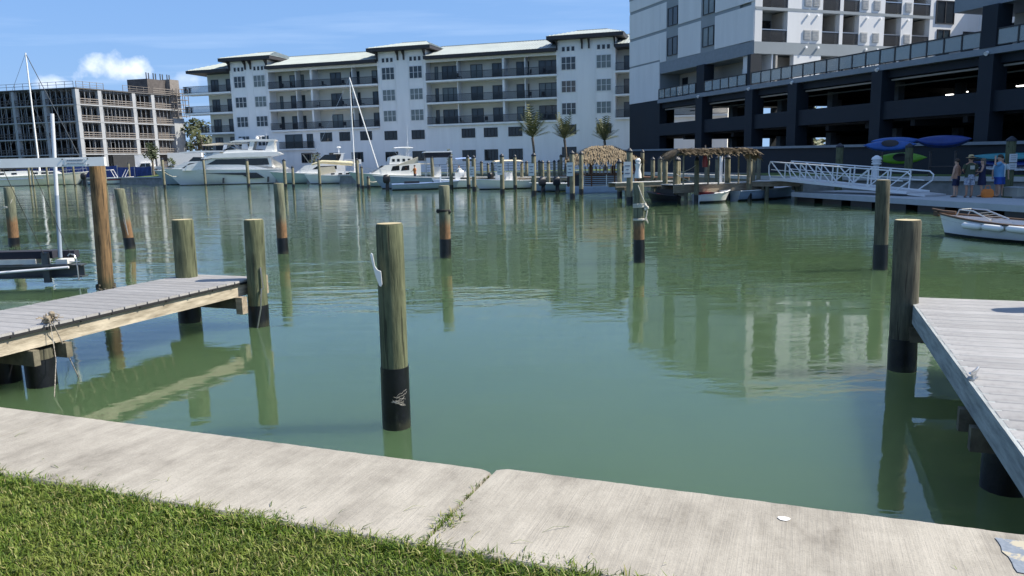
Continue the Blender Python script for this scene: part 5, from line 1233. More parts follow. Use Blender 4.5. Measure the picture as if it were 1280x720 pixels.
MB().prism([(4.0, 3.5), (7.2, 3.5), (6.4, 4.2), (4, 4.1)], -1.5, 1.5).build('helm_screen', M['glass_dark'], y2)
railing_b(y2, [(9, 1.7, 2.0), (11, 1.2, 2.1), (12.5, .2, 2.3), (11, -1.2, 2.1), (9, -1.7, 2.0)], .6)
st = atY(326, 229, 128); st.z = 0
y3 = boat('motor_yacht', 'white motor yacht with beige hardtop and radar dome, behind the other two yachts', 'yacht', st, R(180 + 9), 12.5, 4.4, 2.2, 1.8, 1.8, full=.35)
slabp(y3, 'deckhouse', [(1, 1.75), (8.5, 1.75), (10.0, 2.1), (7, 4.3), (1.5, 4.5)], 1.7, 'gelcoat'); sidewin(y3, [(2, 2.9), (8.0, 2.7), (6.8, 3.8), (2, 4)], 1.7)
slabp(y3, 'hardtop', [(1.2, 6.15), (8.3, 6.0), (8.4, 6.15), (6, 6.4), (1.5, 6.35)], 1.6, 'cream_canvas')
for s_ in (-1, 1): MB().prism([(1.2, 4.4), (2.6, 4.4), (2.2, 6.2), (1.4, 6.2)], s_ * 1.6, s_ * 1.48).build('arch_leg', M['gelcoat'], y3); MB().prism([(4.8, 4.4), (5.5, 4.4), (5.0, 6.2), (4.5, 6.2)], s_ * 1.6, s_ * 1.48).build('arch_leg', M['gelcoat'], y3)
dm_ = MB(); dm_.ell((2.6, 0, 6.75), .55, .55, .4); dm_.tube((2.6, 0, 6.3), (2.6, 0, 6.6), .3); dm_.build('radar_dome', M['white_paint'], y3, 50)
# cabin cruiser, bow left
st = atY(424, 229, 113); st.z = 0
cc = boat('cabin_cruiser', 'white cabin cruiser with black bimini and tinted windscreen, bow to the left', 'boat', st, R(180 + 12), 9.6, 3.3, 1.75, 1.3, 1.5, hm='green_gelcoat')
slabp(cc, 'cabin', [(-1.0, 1.28), (6.2, 1.35), (4.6, 2.5), (2.0, 2.8), (-1.0, 2.6)], 1.3, 'gelcoat'); sidewin(cc, [(.2, 1.9), (3.6, 1.95), (3.0, 2.35), (.2, 2.4)], 1.3)
slabp(cc, 'windscreen', [(.2, 2.72), (3.4, 2.66), (1.8, 3.95), (.2, 4.0)], 1.2, 'glass_dark'); 
for s_ in (-1, 1): MB().prism([(-.6, 2.6), (.1, 2.6), (-.6, 4.05), (-.9, 4.05)], s_ * 1.3, s_ * 1.18).build('arch_leg', M['gelcoat'], cc)
slabp(cc, 'arch', [(-1.1, 4.03), (.6, 4.03), (.5, 4.15), (-1.1, 4.15)], 1.3, 'gelcoat'); bimini(cc, 2.4, 4.9, 1.3, 2.7, 4.2, 'dark_canvas', .08)
an = MB(); an.tube((-.2, 0, 4.1), (-.2, 0, 4.9), .05); an.ell((-.2, 0, 5.0), .35, .2, .1); an.build('radar', M['white_paint'], cc, 50)
bm2 = MB().box(-3.3, -1.3, 2.55, -.9, 1.3, 3.2).build('cockpit_cover', M['gelcoat'], cc); sidewin(cc, [(-3.0, 2.65), (-1.1, 2.65), (-1.1, 3.05), (-3.0, 3.05)], 1.3)
railing_b(cc, [(4.5, 1.45, 1.45), (6.5, 1.1, 1.55), (8.6, .4, 1.7), (9.4, 0, 1.75), (8.6, -.4, 1.7), (6.5, -1.1, 1.55)], .5)
# small sailboat, stern to the right
st = atY(452, 229, 108); st.z = 0
sb = boat('sailboat', 'small white sailboat with tall mast and furled cream mainsail', 'sailboat', st, R(180 + 14), 7.6, 2.7, 1.25, 1.05, .9)
slabp(sb, 'cabin', [(.8, 1.02), (5.4, 1.05), (4.6, 1.55), (1.0, 1.6)], .85, 'gelcoat'); 
for x in (1.6, 2.6, 3.6): sidewin(sb, [(x, 1.18), (x + .5, 1.18), (x + .5, 1.38), (x, 1.38)], .85, name='porthole')
mx, mz = .85, 14.2
rig = MB(); rig.tube((mx, 0, 1.0), (mx, 0, mz), .09, .06, 8); rig.build('mast', M['white_paint'], sb, 60)
ms_ = MB(); ms_.path([(1.0, 0, 2.6), (2.6, 0, 2.75), (5.2, 0, 2.95), (6.6, 0, 2.6)], [.32, .3, .22, .1], 8); ms_.build('furled_sail', M['sail_cover'], sb, 60)
st2 = MB(); st2.tube((mx, 0, mz - .1), (-2.6, 0, 1.2), .085, n=5); st2.build('furled_jib', M['white_paint'], sb)
st3 = MB(); st3.tube((mx, 0, mz), (7.4, 0, 1.3), .02, n=4)
for s_ in (-1, 1): st3.tube((mx, 0, mz - .2), (mx + .3, s_ * 1.25, 1.05), .018, n=4); st3.tube((mx - .1, 0, 6), (mx - .1, s_ * .6, 6), .02, n=4)
st3.build('rigging', M['steel'], sb)
slabp(sb, 'spray_hood', [(3.4, 1.55), (5.8, 1.1), (5.8, 2.2), (3.6, 2.3)], 1.0, 'cream_canvas')
# flybridge fishing boat
st = atY(521, 231, 88); st.z = 0
sf = boat('fishing_boat', 'white flybridge fishing boat with raised helm and small white top', 'boat', st, R(180 + 18), 7.6, 3.0, 1.7, 1.15, 1.5, hm='green_gelcoat', dm='gelcoat')
slabp(sf, 'cabin', [(-.3, 1.1), (5.4, 1.35), (3.6, 2.35), (.6, 2.5), (-.3, 2.4)], 1.2, 'gelcoat'); 
for a in (1.0, 2.1): sidewin(sf, [(a, 1.75), (a + .95, 1.7), (a + .75, 2.2), (a, 2.28)], 1.2)
MB().add([(5.0, -1.0, 1.6), (5.0, 1.0, 1.6), (3.75, 1.05, 2.3), (3.75, -1.05, 2.3)], [(0, 1, 2, 3)]).build('windscreen', M['glass_dark'], sf)
slabp(sf, 'flybridge', [(.4, 2.5), (3.2, 2.42), (3.0, 3.2), (2.2, 3.4), (.6, 3.2)], 1.05, 'gelcoat')
for a in (.8, 1.4, 2.0, 2.55): sidewin(sf, [(a, 2.7), (a + .3, 2.7), (a + .3, 3.0), (a, 3.0)], 1.05)
bimini(sf, .4, 2.5, 1.0, 3.2, 4.25, 'white_paint', .07); an = MB(); an.tube((.9, .6, 3.2), (.95, .6, 6.9), .02, .01, 5); an.tube((.9, -.6, 3.2), (.7, -.6, 5.6), .02, .01, 5); an.build('antenna', M['white_paint'], sf)
slabp(sf, 'cockpit_awning', [(-1.8, 2.32), (.2, 2.4), (.2, 2.48), (-1.8, 2.4)], 1.0, 'cream_canvas')
railing_b(sf, [(3.6, 1.35, 1.3), (5.4, .95, 1.45), (7.2, .2, 1.65), (5.4, -.95, 1.45), (3.6, -1.35, 1.3)], .55)
# low blue-grey skiff with black outboard
st = atY(490, 237, 74); st.z = 0
sk = boat('skiff', 'low blue-grey skiff with a black outboard at its left end', 'boat', st, R(10), 6.9, 1.9, .75, .55, .8, hm='blue_grey_hull', dm='blue_grey_hull', gm='lightblue_canvas')
outboard(sk, -.25, 0, .45, 'black', 1.15); MB().box(4.6, -.05, .6, 4.75, .1, 1.15).build('post', M['white_paint'], sk); MB().box(1.2, -.6, .5, 2.6, .6, .8).build('bench', M['navy'], sk)
# centre console with black canopy
st = atY(572, 230, 80); st.z = 0
co_ = boat('console_boat', 'centre console boat under a black box canopy with white rim', 'boat', st, R(180 + 10), 8.6, 2.5, 1.35, 1.0, 1.1, hm='blue_grey_hull')
slabp(co_, 'canopy', [(.7, 3.0), (3.3, 3.0), (3.3, 3.5), (.7, 3.5)], 1.15, 'dark_canvas'); slabp(co_, 'canopy_rim', [(.5, 3.503), (3.5, 3.503), (3.4, 3.62), (.6, 3.62)], 1.2, 'white_paint')
fr_ = MB()
for s_ in (-1, 1):
    for x in (.9, 3.2): fr_.tube((x, s_ * 1.0, 1.0), (x, s_ * 1.0, 3.0), .04, n=6)
fr_.build('canopy_post', M['steel'], co_); MB().box(1.7, -.45, .95, 2.7, .45, 2.1).build('console', M['gelcoat'], co_)
slabp(co_, 'side_awning', [(4.0, 2.5), (6.2, 2.25), (6.2, 2.32), (4.0, 3.1)], .9, 'cream_canvas')
outboard(co_, -.2, 0, .8, 'white_paint', 1.0)
# boats under awnings
def small(name, label, px, yb, Y, rz, L_, B, hm, can, canz=(2.6,), ob='black', **kw):
    p = atY(px, yb, Y); p.z = 0; b_ = boat(name, label, 'boat', p, rz, L_, B, .95, .75, .8, hm=hm, **kw)
    if can: bimini(b_, L_ * .15, L_ * .62, B * .46, .8, canz[0], can, .1)
    MB().box(L_ * .3, -.35, .7, L_ * .42, .35, 1.5).build('console', M['gelcoat'], b_)
    if ob: outboard(b_, -.15, 0, .6, ob)
    return b_
small('runabout', 'small boat under a light blue awning with navy trim', 603, 231, 82, R(190), 4.6, 2.0, 'gelcoat', 'lightblue_canvas', (2.9,), None)
bb_ = small('runabout', 'white boat under a cream awning at the finger pier', 661, 233, 71, R(191), 5.2, 2.2, 'gelcoat', 'cream_canvas', (2.55,), None)
small('runabout', 'low white boat moored before the light blue awning', 590, 231.5, 76, R(190), 3.9, 1.8, 'gelcoat', None, (2,), None)
small('runabout', 'dark open boat with black outboards left of the thick signed pile', 616, 233.5, 72, R(60), 3.6, 1.8, 'navy', None, (2,), 'black')
for i, (x, lab) in enumerate(((681, 'dark tilted outboard motor left of its twin near the tiki hut'), (699, 'dark tilted outboard motor right of its twin near the tiki hut'))):
    p = atY(x, 238, 61); t_ = thing('outboard_motor', lab, 'outboard motor', (p.x, 61, .2), R(20 - 15 * i)); e = outboard(t_, 0, 0, .12, 'navy', 1.0)
pt_ = atY(690, 240, 62); pb2 = boat('runabout', 'grey-bottomed boat carrying the two dark outboards beside the tiki hut', 'boat', (pt_.x + 2.2, 62.6, 0), R(175), 4.0, 1.9, .7, .6, .6, hm='blue_grey_hull')
# red-striped runabout and tender, left
st = atY(126, 230, 139); st.z = 0
rs = boat('runabout', 'white runabout with a dark red stripe and folding frame before the blue screen', 'boat', st, R(12), 5.6, 2.2, 1.2, 1.1, .8)
sidewin(rs, [(.1, .62), (4.6, .72), (4.4, .98), (.1, .9)], 1.1, 'maroon', 'stripe')
fr_ = MB()
for s_ in (-1, 1): fr_.path([(.3, s_ * .9, 1.1), (.5, s_ * .9, 2.5), (2.1, s_ * .9, 2.5), (2.7, s_ * .9, 1.1)], .05, 5); fr_.path([(3.9, s_ * .9, 1.2), (4.6, s_ * .9, 2.5)], .05, 5)
fr_.tube((.5, -.9, 2.5), (.5, .9, 2.5), .05); fr_.tube((2.1, -.9, 2.5), (2.1, .9, 2.5), .05); fr_.build('frame', M['white_paint'], rs)
st = atY(112, 230.5, 139); st.z = 0
td = boat('dinghy', 'grey dinghy with a tilted dark outboard at the bow of the cream sailboat', 'dinghy', st, R(8), 2.6, 1.7, .7, .6, .5, hm='blue_grey_hull'); outboard(td, -.6, 0, .7, 'black', 1.5)
# cream sailboat, far left
st = atY(-14, 231, 141); st.z = 0
cs_ = boat('sailboat', 'long cream sailboat with grey stripe and very tall white mast', 'sailboat', st, R(16), 16.5, 4.0, 2.3, 1.7, 2.2, hm='cream_gelcoat', dm='cream_gelcoat')
sidewin(cs_, [(0.4, 1.08), (9.5, 1.2), (9.5, 1.42), (.4, 1.3)], 2.0, 'blue_grey_hull', 'stripe')
slabp(cs_, 'cabin', [(1.5, 1.65), (12.3, 1.8), (11.2, 2.5), (6, 2.7), (1.6, 2.6)], 1.3, 'gelcoat')
for x in (2.2, 4.2, 7.6, 9.0, 10.2): sidewin(cs_, [(x, 2.02), (x + .9, 2.05), (x + .85, 2.38), (x, 2.36)], 1.3, name='porthole')
mp_ = atY(44, 228, 141).x - st.x
MB().tube((mp_, 0, 1.6), (mp_, 0, 23.6), .17, .12, 8).build('mast', M['white_paint'], cs_, 60)
r2_ = MB(); r2_.tube((mp_, 0, 23.5), (16.3, 0, 2.3), .07, n=5); r2_.tube((mp_, 0, 23.5), (-1.0, 0, 1.8), .03, n=4)
for s_ in (-1, 1): r2_.tube((mp_, 0, 17.5), (mp_, s_ * 1.9, 1.8), .03, n=4); r2_.tube((mp_, s_ * -1.1, 10.2), (mp_, s_ * 1.1, 10.2), .05, n=4) if s_ > 0 else None
r2_.tube((mp_, 0, 15), (12.8, 0, 2.1), .05, n=4); r2_.tube((mp_ + .0, 0, 16), (2, 0, 2.4), .03, n=4); r2_.beam((mp_ - .9, 0, 10.3), (mp_ + 1.1, 0, 10.6), .08, .1); r2_.build('rigging', M['galv_dark'], cs_)
bo_ = MB(); bo_.path([(mp_ - .2, 0, 3.4), (mp_ - 3, 0, 3.3), (mp_ - 6.5, 0, 3.2)], [.3, .3, .2], 8); bo_.build('furled_sail', M['navy'], cs_, 60)
railing_b(cs_, [(9, 1.7, 1.9), (12, 1.35, 2.0), (15, .5, 2.2), (16.3, 0, 2.3), (15, -.5, 2.2), (12, -1.35, 2.0), (9, -1.7, 1.9)], .6)
# ------------------------------------------------------------------ blue fence screens, bank, truck, trailer
fq = thing('fence', 'fence covered in blue mesh screen along the quay of the building site', 'fence', atY(20, 216, 147.5).xy.to_3d() + Vector((0, 0, 1.05)), 0)
x0f = 0; endx = atY(190, 216, 145.5)
dvec = (Vector((endx.x, 145.5, 1.05)) - Vector(fq.location)); n_ = 8
for i in range(n_):
    a = dvec * (i / n_); b_ = dvec * ((i + 1) / n_); hh = 2.0 if i < 3 else (2.25 if i < 6 else 1.95)
    mb = MB(); k_ = 10
    for j in range(k_ + 1):
        p = a.lerp(b_, j / k_ * .97 + .015); wv = .07 * math.sin(j * 2.1 + i); mb.v += [(p.x, p.y + wv, .05), (p.x, p.y + wv * 1.2, hh * .5), (p.x, p.y, hh - .1 * math.sin(math.pi * j / k_))]
    for j in range(k_):
        for q in (0, 1): mb.f.append((3 * j + q, 3 * j + 3 + q, 3 * j + 4 + q, 3 * j + 1 + q)); mb.m.append(0)
    mb.build('screen_panel', M['blue_canvas'], fq); MB().tube(b_, b_ + Vector((0, 0, hh + .1)), .05, n=6).build('post', M['steel'], fq)
bk0 = at(163, 229.2); bk1 = at(195, 229)
tb = MB(); tb.beam(bk0 + Vector((0, 1.5, .45)), bk1 + Vector((0, 1.5, .45)), 2.6, 1.1); o = tb.build('timber_bulkhead', M['antifoul']); tag(o, 'dark timber bulkhead below the blue screen', 'wall')
gb = MB(); gb.add([bk0 + Vector((0, .2, 1.02)), bk1 + Vector((0, .2, 1.02)), bk1 + Vector((0, 9, 1.5)), bk0 + Vector((0, 9, 1.5))], [(0, 1, 2, 3)]); tag(gb.build('grass_strip', M['lawn_far']), 'small grassy bank above the timber bulkhead', kind='structure')
sg_ = MB(); sg_.box(-76, 147.5, .9, -50, 153.5, 1.75); tag(sg_.build('site_ground', M['earth']), 'raised sandy ground of the building site', kind='structure')
pt = at(176, 210, 1.05); tp = atY(182, 206, 149); tr = thing('pickup_truck', 'white pickup truck behind the blue screen at the building site', 'truck', (tp.x, 149.5, 1.76), R(193))
MB().prism([(-2.7, .5), (2.6, .5), (2.65, 1.0), (1.4, 1.15), (.9, 1.9), (-.9, 1.95), (-1.0, 1.2), (-2.7, 1.2)], -.95, .95).build('body', M['gelcoat'], tr)
for s_ in (-1, 1):
    MB().prism([(.1, 1.2), (1.15, 1.2), (.75, 1.8), (.1, 1.82)], s_ * .95, s_ * .97).build('window', M['glass_dark'], tr); MB().prism([(-.8, 1.2), (0, 1.2), (0, 1.82), (-.75, 1.83)], s_ * .95, s_ * .97).build('window', M['glass_dark'], tr)
    for x in (-1.7, 1.7): MB().tube((x, s_ * .75, .4), (x, s_ * .98, .4), .4, n=12).build('wheel', M['rubber'], tr, 40)
MB().add([(1.42, -.85, 1.17), (1.42, .85, 1.17), (.93, .8, 1.88), (.93, -.8, 1.88)], [(0, 1, 2, 3)]).build('windscreen', M['glass_dark'], tr)
tp = atY(193, 205, 152); bx = thing('box_truck', 'white box trailer parked at the right end of the unfinished frame', 'trailer', (tp.x, 148.5, 1.76), R(14))
MB().box(4.1, -1.2, .9, 10.2, 1.2, 3.7).build('box', M['white_paint'], bx); MB().box(4.05, -1.22, .75, 10.25, 1.22, .9).build('frame', M['galv_dark'], bx)
for s_ in (-1, 1):
    for x in (6.6, 7.6): MB().tube((x, s_ * .9, .42), (x, s_ * 1.2, .42), .42, n=12).build('wheel', M['rubber'], bx, 40)
ws = MB(); ws.box(-2.0, .5, 0, 1.5, .8, 3.4); ws.build('side_board', M['stucco'], bx)

# ------------------------------------------------------------------ tiki hut boat and flat thatched roof
tc_ = atY(752, 241, 58.5); tk = thing('tiki_boat', 'floating tiki bar boat with a hipped thatched roof and slatted rails', 'boat', (tc_.x, 58.5, 0), R(-4))
MB().loft([[(x * k_, y * k_, z) for x, y in ((-2.7, -1.3), (2.5, -1.3), (3.0, -.6), (3.0, .6), (2.5, 1.3), (-2.7, 1.3))] for k_, z in ((.93, -.2), (1, .1), (1, .42), (.98, .5))]).build('pontoon', M['blue_grey_hull'], tk)
MB().box(-2.65, -1.25, .5, 2.6, 1.25, .56).build('floor', M['far_deck'], tk)
for x in (-2.5, -.8, .9, 2.4):
    for y in (-1.2, 1.2): MB().tube((x, y, .5), (x, y, 2.5), .07, n=8).build('post', M['tiki_wood'], tk, 50)
for y in (-1.22, 1.22):
    for i in range(5): MB().box(-1.4, y - .02, .62 + i * .14, 2.3, y + .02, .68 + i * .14).build('slat', M['blue_grey_hull'], tk)
    MB().box(-2.6, y - .2, 1.36, 2.6, y + .2, 1.42).build('counter', M['tiki_wood'], tk)
for x in (-1.4, .3, 1.5, 2.3): MB().box(x - .03, -1.27, .5, x + .03, -1.245, 1.34).build('rail_post', M['white_paint'], tk)
MB().box(-2.6, -1.26, .56, -1.5, -1.2, 1.35).build('panel', M['navy'], tk); MB().box(-1.2, .6, .56, 1.4, 1.0, 1.3).build('bar', M['tiki_wood'], tk)
for i in range(9): MB().tube((-1.2 + i * .28, .9, 1.35), (-1.2 + i * .28, .9, 1.9), .05, n=6).build('hanging_cup', M['cream_canvas'], tk, 40)
sgn = MB().box(1.55, -1.31, .62, 2.28, -1.28, 1.32).build('sign', M['sign_white'], tk)
sp_ = MB()
for j in range(2):
    pts = [(1.75 + j * .32 + .11 * math.cos(a_) * (1 - a_ / 9), -1.315, 1.0 + .2 * math.sin(a_) * (1 - a_ / 9)) for a_ in [q * .6 for q in range(13)]]; sp_.path(pts, .022, 5)
sp_.build('emblem', M['lightblue_canvas'], sgn)
def thatch_roof(r_, x0, x1, y0, y1, z, hgt, rl, ov, seed, nst=1500, flat=False, tm='thatch'):
    rr = random.Random(seed); mb = MB(); xm0, xm1 = (x0 + x1) / 2 - rl / 2, (x0 + x1) / 2 + rl / 2; ym = (y0 + y1) / 2
    C0 = [Vector((x0, y0, z)), Vector((x1, y0, z)), Vector((x1, y1, z)), Vector((x0, y1, z))]; Rg = [Vector((xm0, ym, z + hgt)), Vector((xm1, ym, z + hgt))]
    mb.add([c + Vector((0, 0, -.06)) for c in C0] + [c + Vector((0, 0, -.06)) for c in Rg], [(0, 1, 5, 4), (1, 2, 5), (2, 3, 4, 5), (3, 0, 4), (0, 3, 2, 1)])
    faces = [(C0[0], C0[1], Rg[1], Rg[0]), (C0[1], C0[2], Rg[1], Rg[1]), (C0[2], C0[3], Rg[0], Rg[1]), (C0[3], C0[0], Rg[0], Rg[0])]
    for (a, b_, c, d) in faces:
        nrm = (b_ - a).cross(d - a).normalized(); dn = ((a + b_) / 2 - (c + d) / 2).normalized(); k_ = int(nst * ((b_ - a).length + (c - d).length) / (4 * (x1 - x0)))
        for i in range(k_):
            u_, v_ = rr.random(), rr.random() ** .8; v_ = 1 - v_
            p = a.lerp(b_, u_).lerp(d.lerp(c, u_), 1 - (1 - v_) if False else v_)
            L_ = rr.uniform(.35, .75); dd = (dn + Vector((rr.gauss(0, .16), rr.gauss(0, .16), rr.gauss(0, .05)))).normalized(); q = p + dd * L_ + nrm * rr.uniform(-.02, .1); 
            if v_ < .12: q.z -= rr.uniform(.02, .14 if flat else .28)
            w_ = dd.cross(nrm).normalized() * rr.uniform(.02, .05); o_ = nrm * rr.uniform(.01, .07)
            mb.add([p - w_ + o_, p + w_ + o_, q + w_ * .6 + o_, q - w_ * .6 + o_], [(0, 1, 2, 3)])
    return mb.build('thatch_roof', M[tm], r_)
thatch_roof(tk, -2.75, 2.75, -1.7, 1.7, 2.45, 1.0, 1.4, .3, 6, 3000)
rf = thing('thatched_shelter', 'long flat thatched roof on timber posts over the grey pier', 'shelter', atY(889, 240, 41.6).xy.to_3d() + Vector((0, 0, 1.0)), R(12))
thatch_roof(rf, -2.2, 2.1, -.85, .85, 1.72, .17, 4.0, .3, 9, 2600, True, 'thatch_dark')
for x in (-1.9, .1, 1.9):
    for y in (-.6, .6): MB().tube((x, y, 0), (x, y, 1.75), .045, n=8).build('post', M['dock_timber'], rf, 50)
for y in (-.6, .6): MB().beam((-2.2, y, 1.7), (2.3, y, 1.7), .1, .14).build('beam', M['dock_timber'], rf)
um = thing('closed_umbrella', 'closed red umbrella on the pier under the flat thatched roof', 'umbrella', atY(881, 222, 41.2)); MB().tube((0, 0, 0), (0, 0, 1.7), .03, n=6).build('pole', M['lumber'], um); MB().lathe([(.14, .55), (.16, .8), (.08, 1.2), (.02, 1.5)], 8).build('canopy', M['red'], um, 50)
js = atY(836, 250, 43.2); jk = boat('jet_ski', 'red jet ski below the pier, left of the corner pile', 'jet ski', (js.x + .6, 43.3, 0), R(150), 1.9, .9, .6, .4, .4, hm='black', dm='red', gm='black'); slabp(jk, 'seat', [(.2, .4), (1.2, .5), (1.1, .75), (.3, .7)], .2, 'black'); hb = MB(); hb.tube((1.2, -.3, .85), (1.2, .3, .85), .03); hb.prism([(1.0, .5), (1.4, .5), (1.2, .88)], -.18, .18); hb.build('handlebar', M['black'], jk)
st = atY(871, 249, 42); wbt = boat('dinghy', 'white dinghy with its bow poking out below the thatched pier', 'dinghy', (st.x + .1, 42.6, 0), R(16), 2.1, 1.1, .62, .42, .4); MB().box(.3, -.4, .4, .9, .4, .55).build('seat', M['red'], wbt)
st = atY(905, 245, 45); boat('skiff', 'long low dark-sided skiff moored under the right half of the thatched pier', 'boat', (st.x, 43.6, 0), R(28), 5.2, 1.6, .7, .55, .6, hm='blue_grey_hull')
fg = thing('utility_post', 'white figure-shaped post beside the right eave of the tiki hut', 'post', atY(797.5, 217, 55).xy.to_3d() + Vector((0, 0, 1.1)))
MB().lathe([(.26, 0), (.24, .3), (.16, .6), (.2, .85), (.24, 1.0)], 12).build('base', M['white_paint'], fg, 40); MB().lathe([(.1, 1.0), (.19, 1.1), (.2, 1.25), (.08, 1.38)], 12).build('head', M['white_paint'], fg, 40)
for x, z_ in ((905.5, 1.15),):
    f2 = thing('utility_post', 'pair of slim white fittings under the thatched roof', 'post', atY(901, 218, 45).xy.to_3d() + Vector((0, 0, 1.0))); MB().tube((0, 0, 0), (0, 0, 1.5), .1, n=8).build('post', M['white_paint'], f2); MB().tube((.28, 0, 0), (.28, 0, 1.45), .09, n=8).build('post', M['white_paint'], f2)

# ------------------------------------------------------------------ floating dock, gangway
F0 = Vector((15.24, 41.73, .5)); F1 = Vector((19.6, 22.7, .5)); dF = (F1 - F0); LF = dF.length; rzF = math.atan2(dF.y, dF.x)
fd = thing('floating_dock', 'long grey floating dock below the gangway', 'dock', F0, rzF)
n_ = 84; me = MB().box(0, 0, -.05, LF / n_ - .008, 3.3, 0).mesh('plank', M['float_deck'])
for i in range(n_): link('plank', me, fd, (i * LF / n_, 0, rnd.uniform(-.002, .002)))
MB().box(0, -.03, -.24, LF, .06, -.002).build('side_board', M['float_deck'], fd); MB().box(0, 3.24, -.24, LF, 3.33, -.002).build('side_board', M['float_deck'], fd)
flm = MB().box(0, .15, -.75, 1.5, 3.1, -.245).mesh('float', M['black'])
for i in range(9): link('float', flm, fd, (.3 + i * 2.2, 0, 0))
gA0 = at(962.5, 224.5, 1.15); gA1 = at(1133, 242.2, .62); dG = gA1 - gA0; rzG = math.atan2(dG.y, dG.x); LG = dG.xy.length; slp = dG.z / LG
gw = thing('gangway', 'white aluminium truss gangway sloping down to the floating dock', 'gangway', gA0, rzG)
gw.rotation_euler = (0, -math.atan(slp), rzG); LG = dG.length
for y, nm in ((0, 0), (1.5, 1)):
    tr_ = MB(); Hh = .98
    tr_.beam((0, y, .05), (LG, y, .05), .06, .12); ch = MB()
    tp_ = [(.0, y, .12), (-.12, y, .35), (-.16, y, .75), (-.05, y, Hh), (LG - .1, y, Hh), (LG + .12, y, Hh - .15), (LG + .1, y, Hh - .4), (LG - .55, y, .1)]
    ch.path(tp_, .035, 6); ch.build('handrail', M['white_paint'], gw, 60); tr_.build('bottom_chord', M['white_paint'], gw)
    k_ = 8
    for i in range(1, k_):
        x = LG * i / k_; MB().beam((x, y, .1), (x, y, Hh), .05, .05).build('upright', M['white_paint'], gw)
    for i in range(k_ - 1):
        x0_, x1_ = LG * i / k_, LG * (i + 1) / k_
        if i < k_ // 2: MB().beam((x0_, y, Hh), (x1_, y, .1), .045, .045).build('diagonal', M['white_paint'], gw)
        else: MB().beam((x0_, y, .1), (x1_, y, Hh), .045, .045).build('diagonal', M['white_paint'], gw)
    MB().beam((0, y + (.04 if y < 1 else -.04), .55), (LG - .3, y + (.04 if y < 1 else -.04), .55), .025, .04).build('mid_rail', M['white_paint'], gw)
n_ = 26; me = MB().box(0, .04, .0, LG / n_ - .01, 1.46, .045).mesh('plank', M['aluminium'])
for i in range(n_): link('plank', me, gw, (i * LG / n_, 0, 0))
MB().box(LG, .05, -.06, LG + .9, 1.45, .02).build('landing_plate', M['aluminium'], gw)
lp = pier('short fixed pier at the top of the gangway', (at(940, 226.5, 1.06), at(1000, 226.0, 1.06)), 2.2, 1.06, 1.6)
# ------------------------------------------------------------------ kayaks on racks, pedestal
def kayak(label, c, L_, W_, Hh, m, rz, tilt=0, roll=0, cock=True):
    k_ = thing('kayak', label, 'kayak', c, rz); k_.rotation_euler = (roll, tilt, rz); secs = []
    for i in range(13):
        t_ = i / 12 * 2 - 1; w_ = max(.02, (1 - abs(t_) ** 2.4)); rk = .22 * abs(t_) ** 3
        secs.append([(L_ / 2 * t_, W_ / 2 * w_ * math.cos(a), Hh / 2 * w_ ** .7 * math.sin(a) + rk * Hh) for a in [2 * math.pi * j / 12 for j in range(12)]])
    MB().loft(secs).build('hull', M[m], k_, 60)
    if cock: MB().lathe([(1, 0), (1.08, .03), (.95, .05)], 14, (0, 0, Hh * .46), sx=.42, sy=.24).build('cockpit', M['black'], k_, 50)
    rl_ = MB()
    for s_ in (-1, 1): rl_.path([(L_ / 2 * .93 * q, s_ * W_ / 2 * max(.02, 1 - abs(.93 * q) ** 2.4) * 1.01, .02 + .22 * abs(q) ** 3 * Hh) for q in [x / 6 for x in range(-6, 7)]], .018, 4)
    rl_.build('rim', M['navy'], k_, 60); return k_
def kp_(x, y, Y): return atY(x, y, Y)
kA = kp_(1113, 184, 45)
kayak('bright blue kayak on top of the left rack, tilted toward the water', kp_(1112, 182.5, 44.5), 2.75, .74, .46, 'kayak_blue', R(-22), 0, R(48)); kayak('second blue kayak just behind the bright blue one on the left rack', kp_(1119, 177.5, 45.6), 2.6, .72, .46, 'kayak_blue', R(-20), 0, R(40), False)
kayak('darker blue kayak alone on the right rack', kp_(1179, 177, 43.5), 2.75, .8, .66, 'kayak_navy', R(-30), 0, R(40), False)
kayak('lime green kayak lying below the blue kayaks', kp_(1126, 198, 46), 2.75, .72, .4, 'kayak_green', R(-24), 0, R(70))
for (x, y, Y, m_, lab) in ((1262, 196, 38.5, 'kayak_teal', 'teal kayak on top of the stack behind the four people'), (1266, 203.5, 38.5, 'kayak_navy', 'dark blue kayak in the middle of the stack behind the four people'), (1270, 210, 38.5, 'white_paint', 'white paddle board near the bottom of the stack behind the four people')):
    kayak(lab, kp_(x, y, Y), 3.4, .7, .3 if m_ != 'white_paint' else .14, m_, R(-42), 0, R(25), False)
for (x, Y, lab) in ((1118, 45.2, 'left kayak rack of brown pipe'), (1179, 43.6, 'right kayak rack of brown pipe'), (1266, 38.6, 'kayak rack behind the people')):
    p = atY(x, 190, Y); z1 = 1.6 if x < 1260 else 1.35
    r_ = thing('kayak_rack', lab, 'rack', (p.x, Y, 1.05), R(-24 if x < 1150 else -36)); zt = atY(x, 187 if x < 1200 else 199, Y).z - 1.05 - .12
    for sx in (-.62, .62):
        for sy in (-.3, .3): MB().tube((sx, sy, 0), (sx, sy, zt), .03, n=6).build('leg', M['formwork'], r_)
        MB().tube((sx, -.5, zt), (sx, .5, zt), .03, n=6).build('arm', M['formwork'], r_); MB().tube((sx, -.5, zt * .42), (sx, .5, zt * .42), .03, n=6).build('arm', M['formwork'], r_)
    MB().tube((-.62, 0, zt * .42), (.62, 0, zt * .42), .03, n=6).build('crossbar', M['formwork'], r_)
pe_ = atY(1095, 215, 42.2); pd = thing('power_pedestal', 'white dock pedestal with a ribbed lantern head behind the gangway', 'pedestal', (pe_.x, 42.2, 1.05))
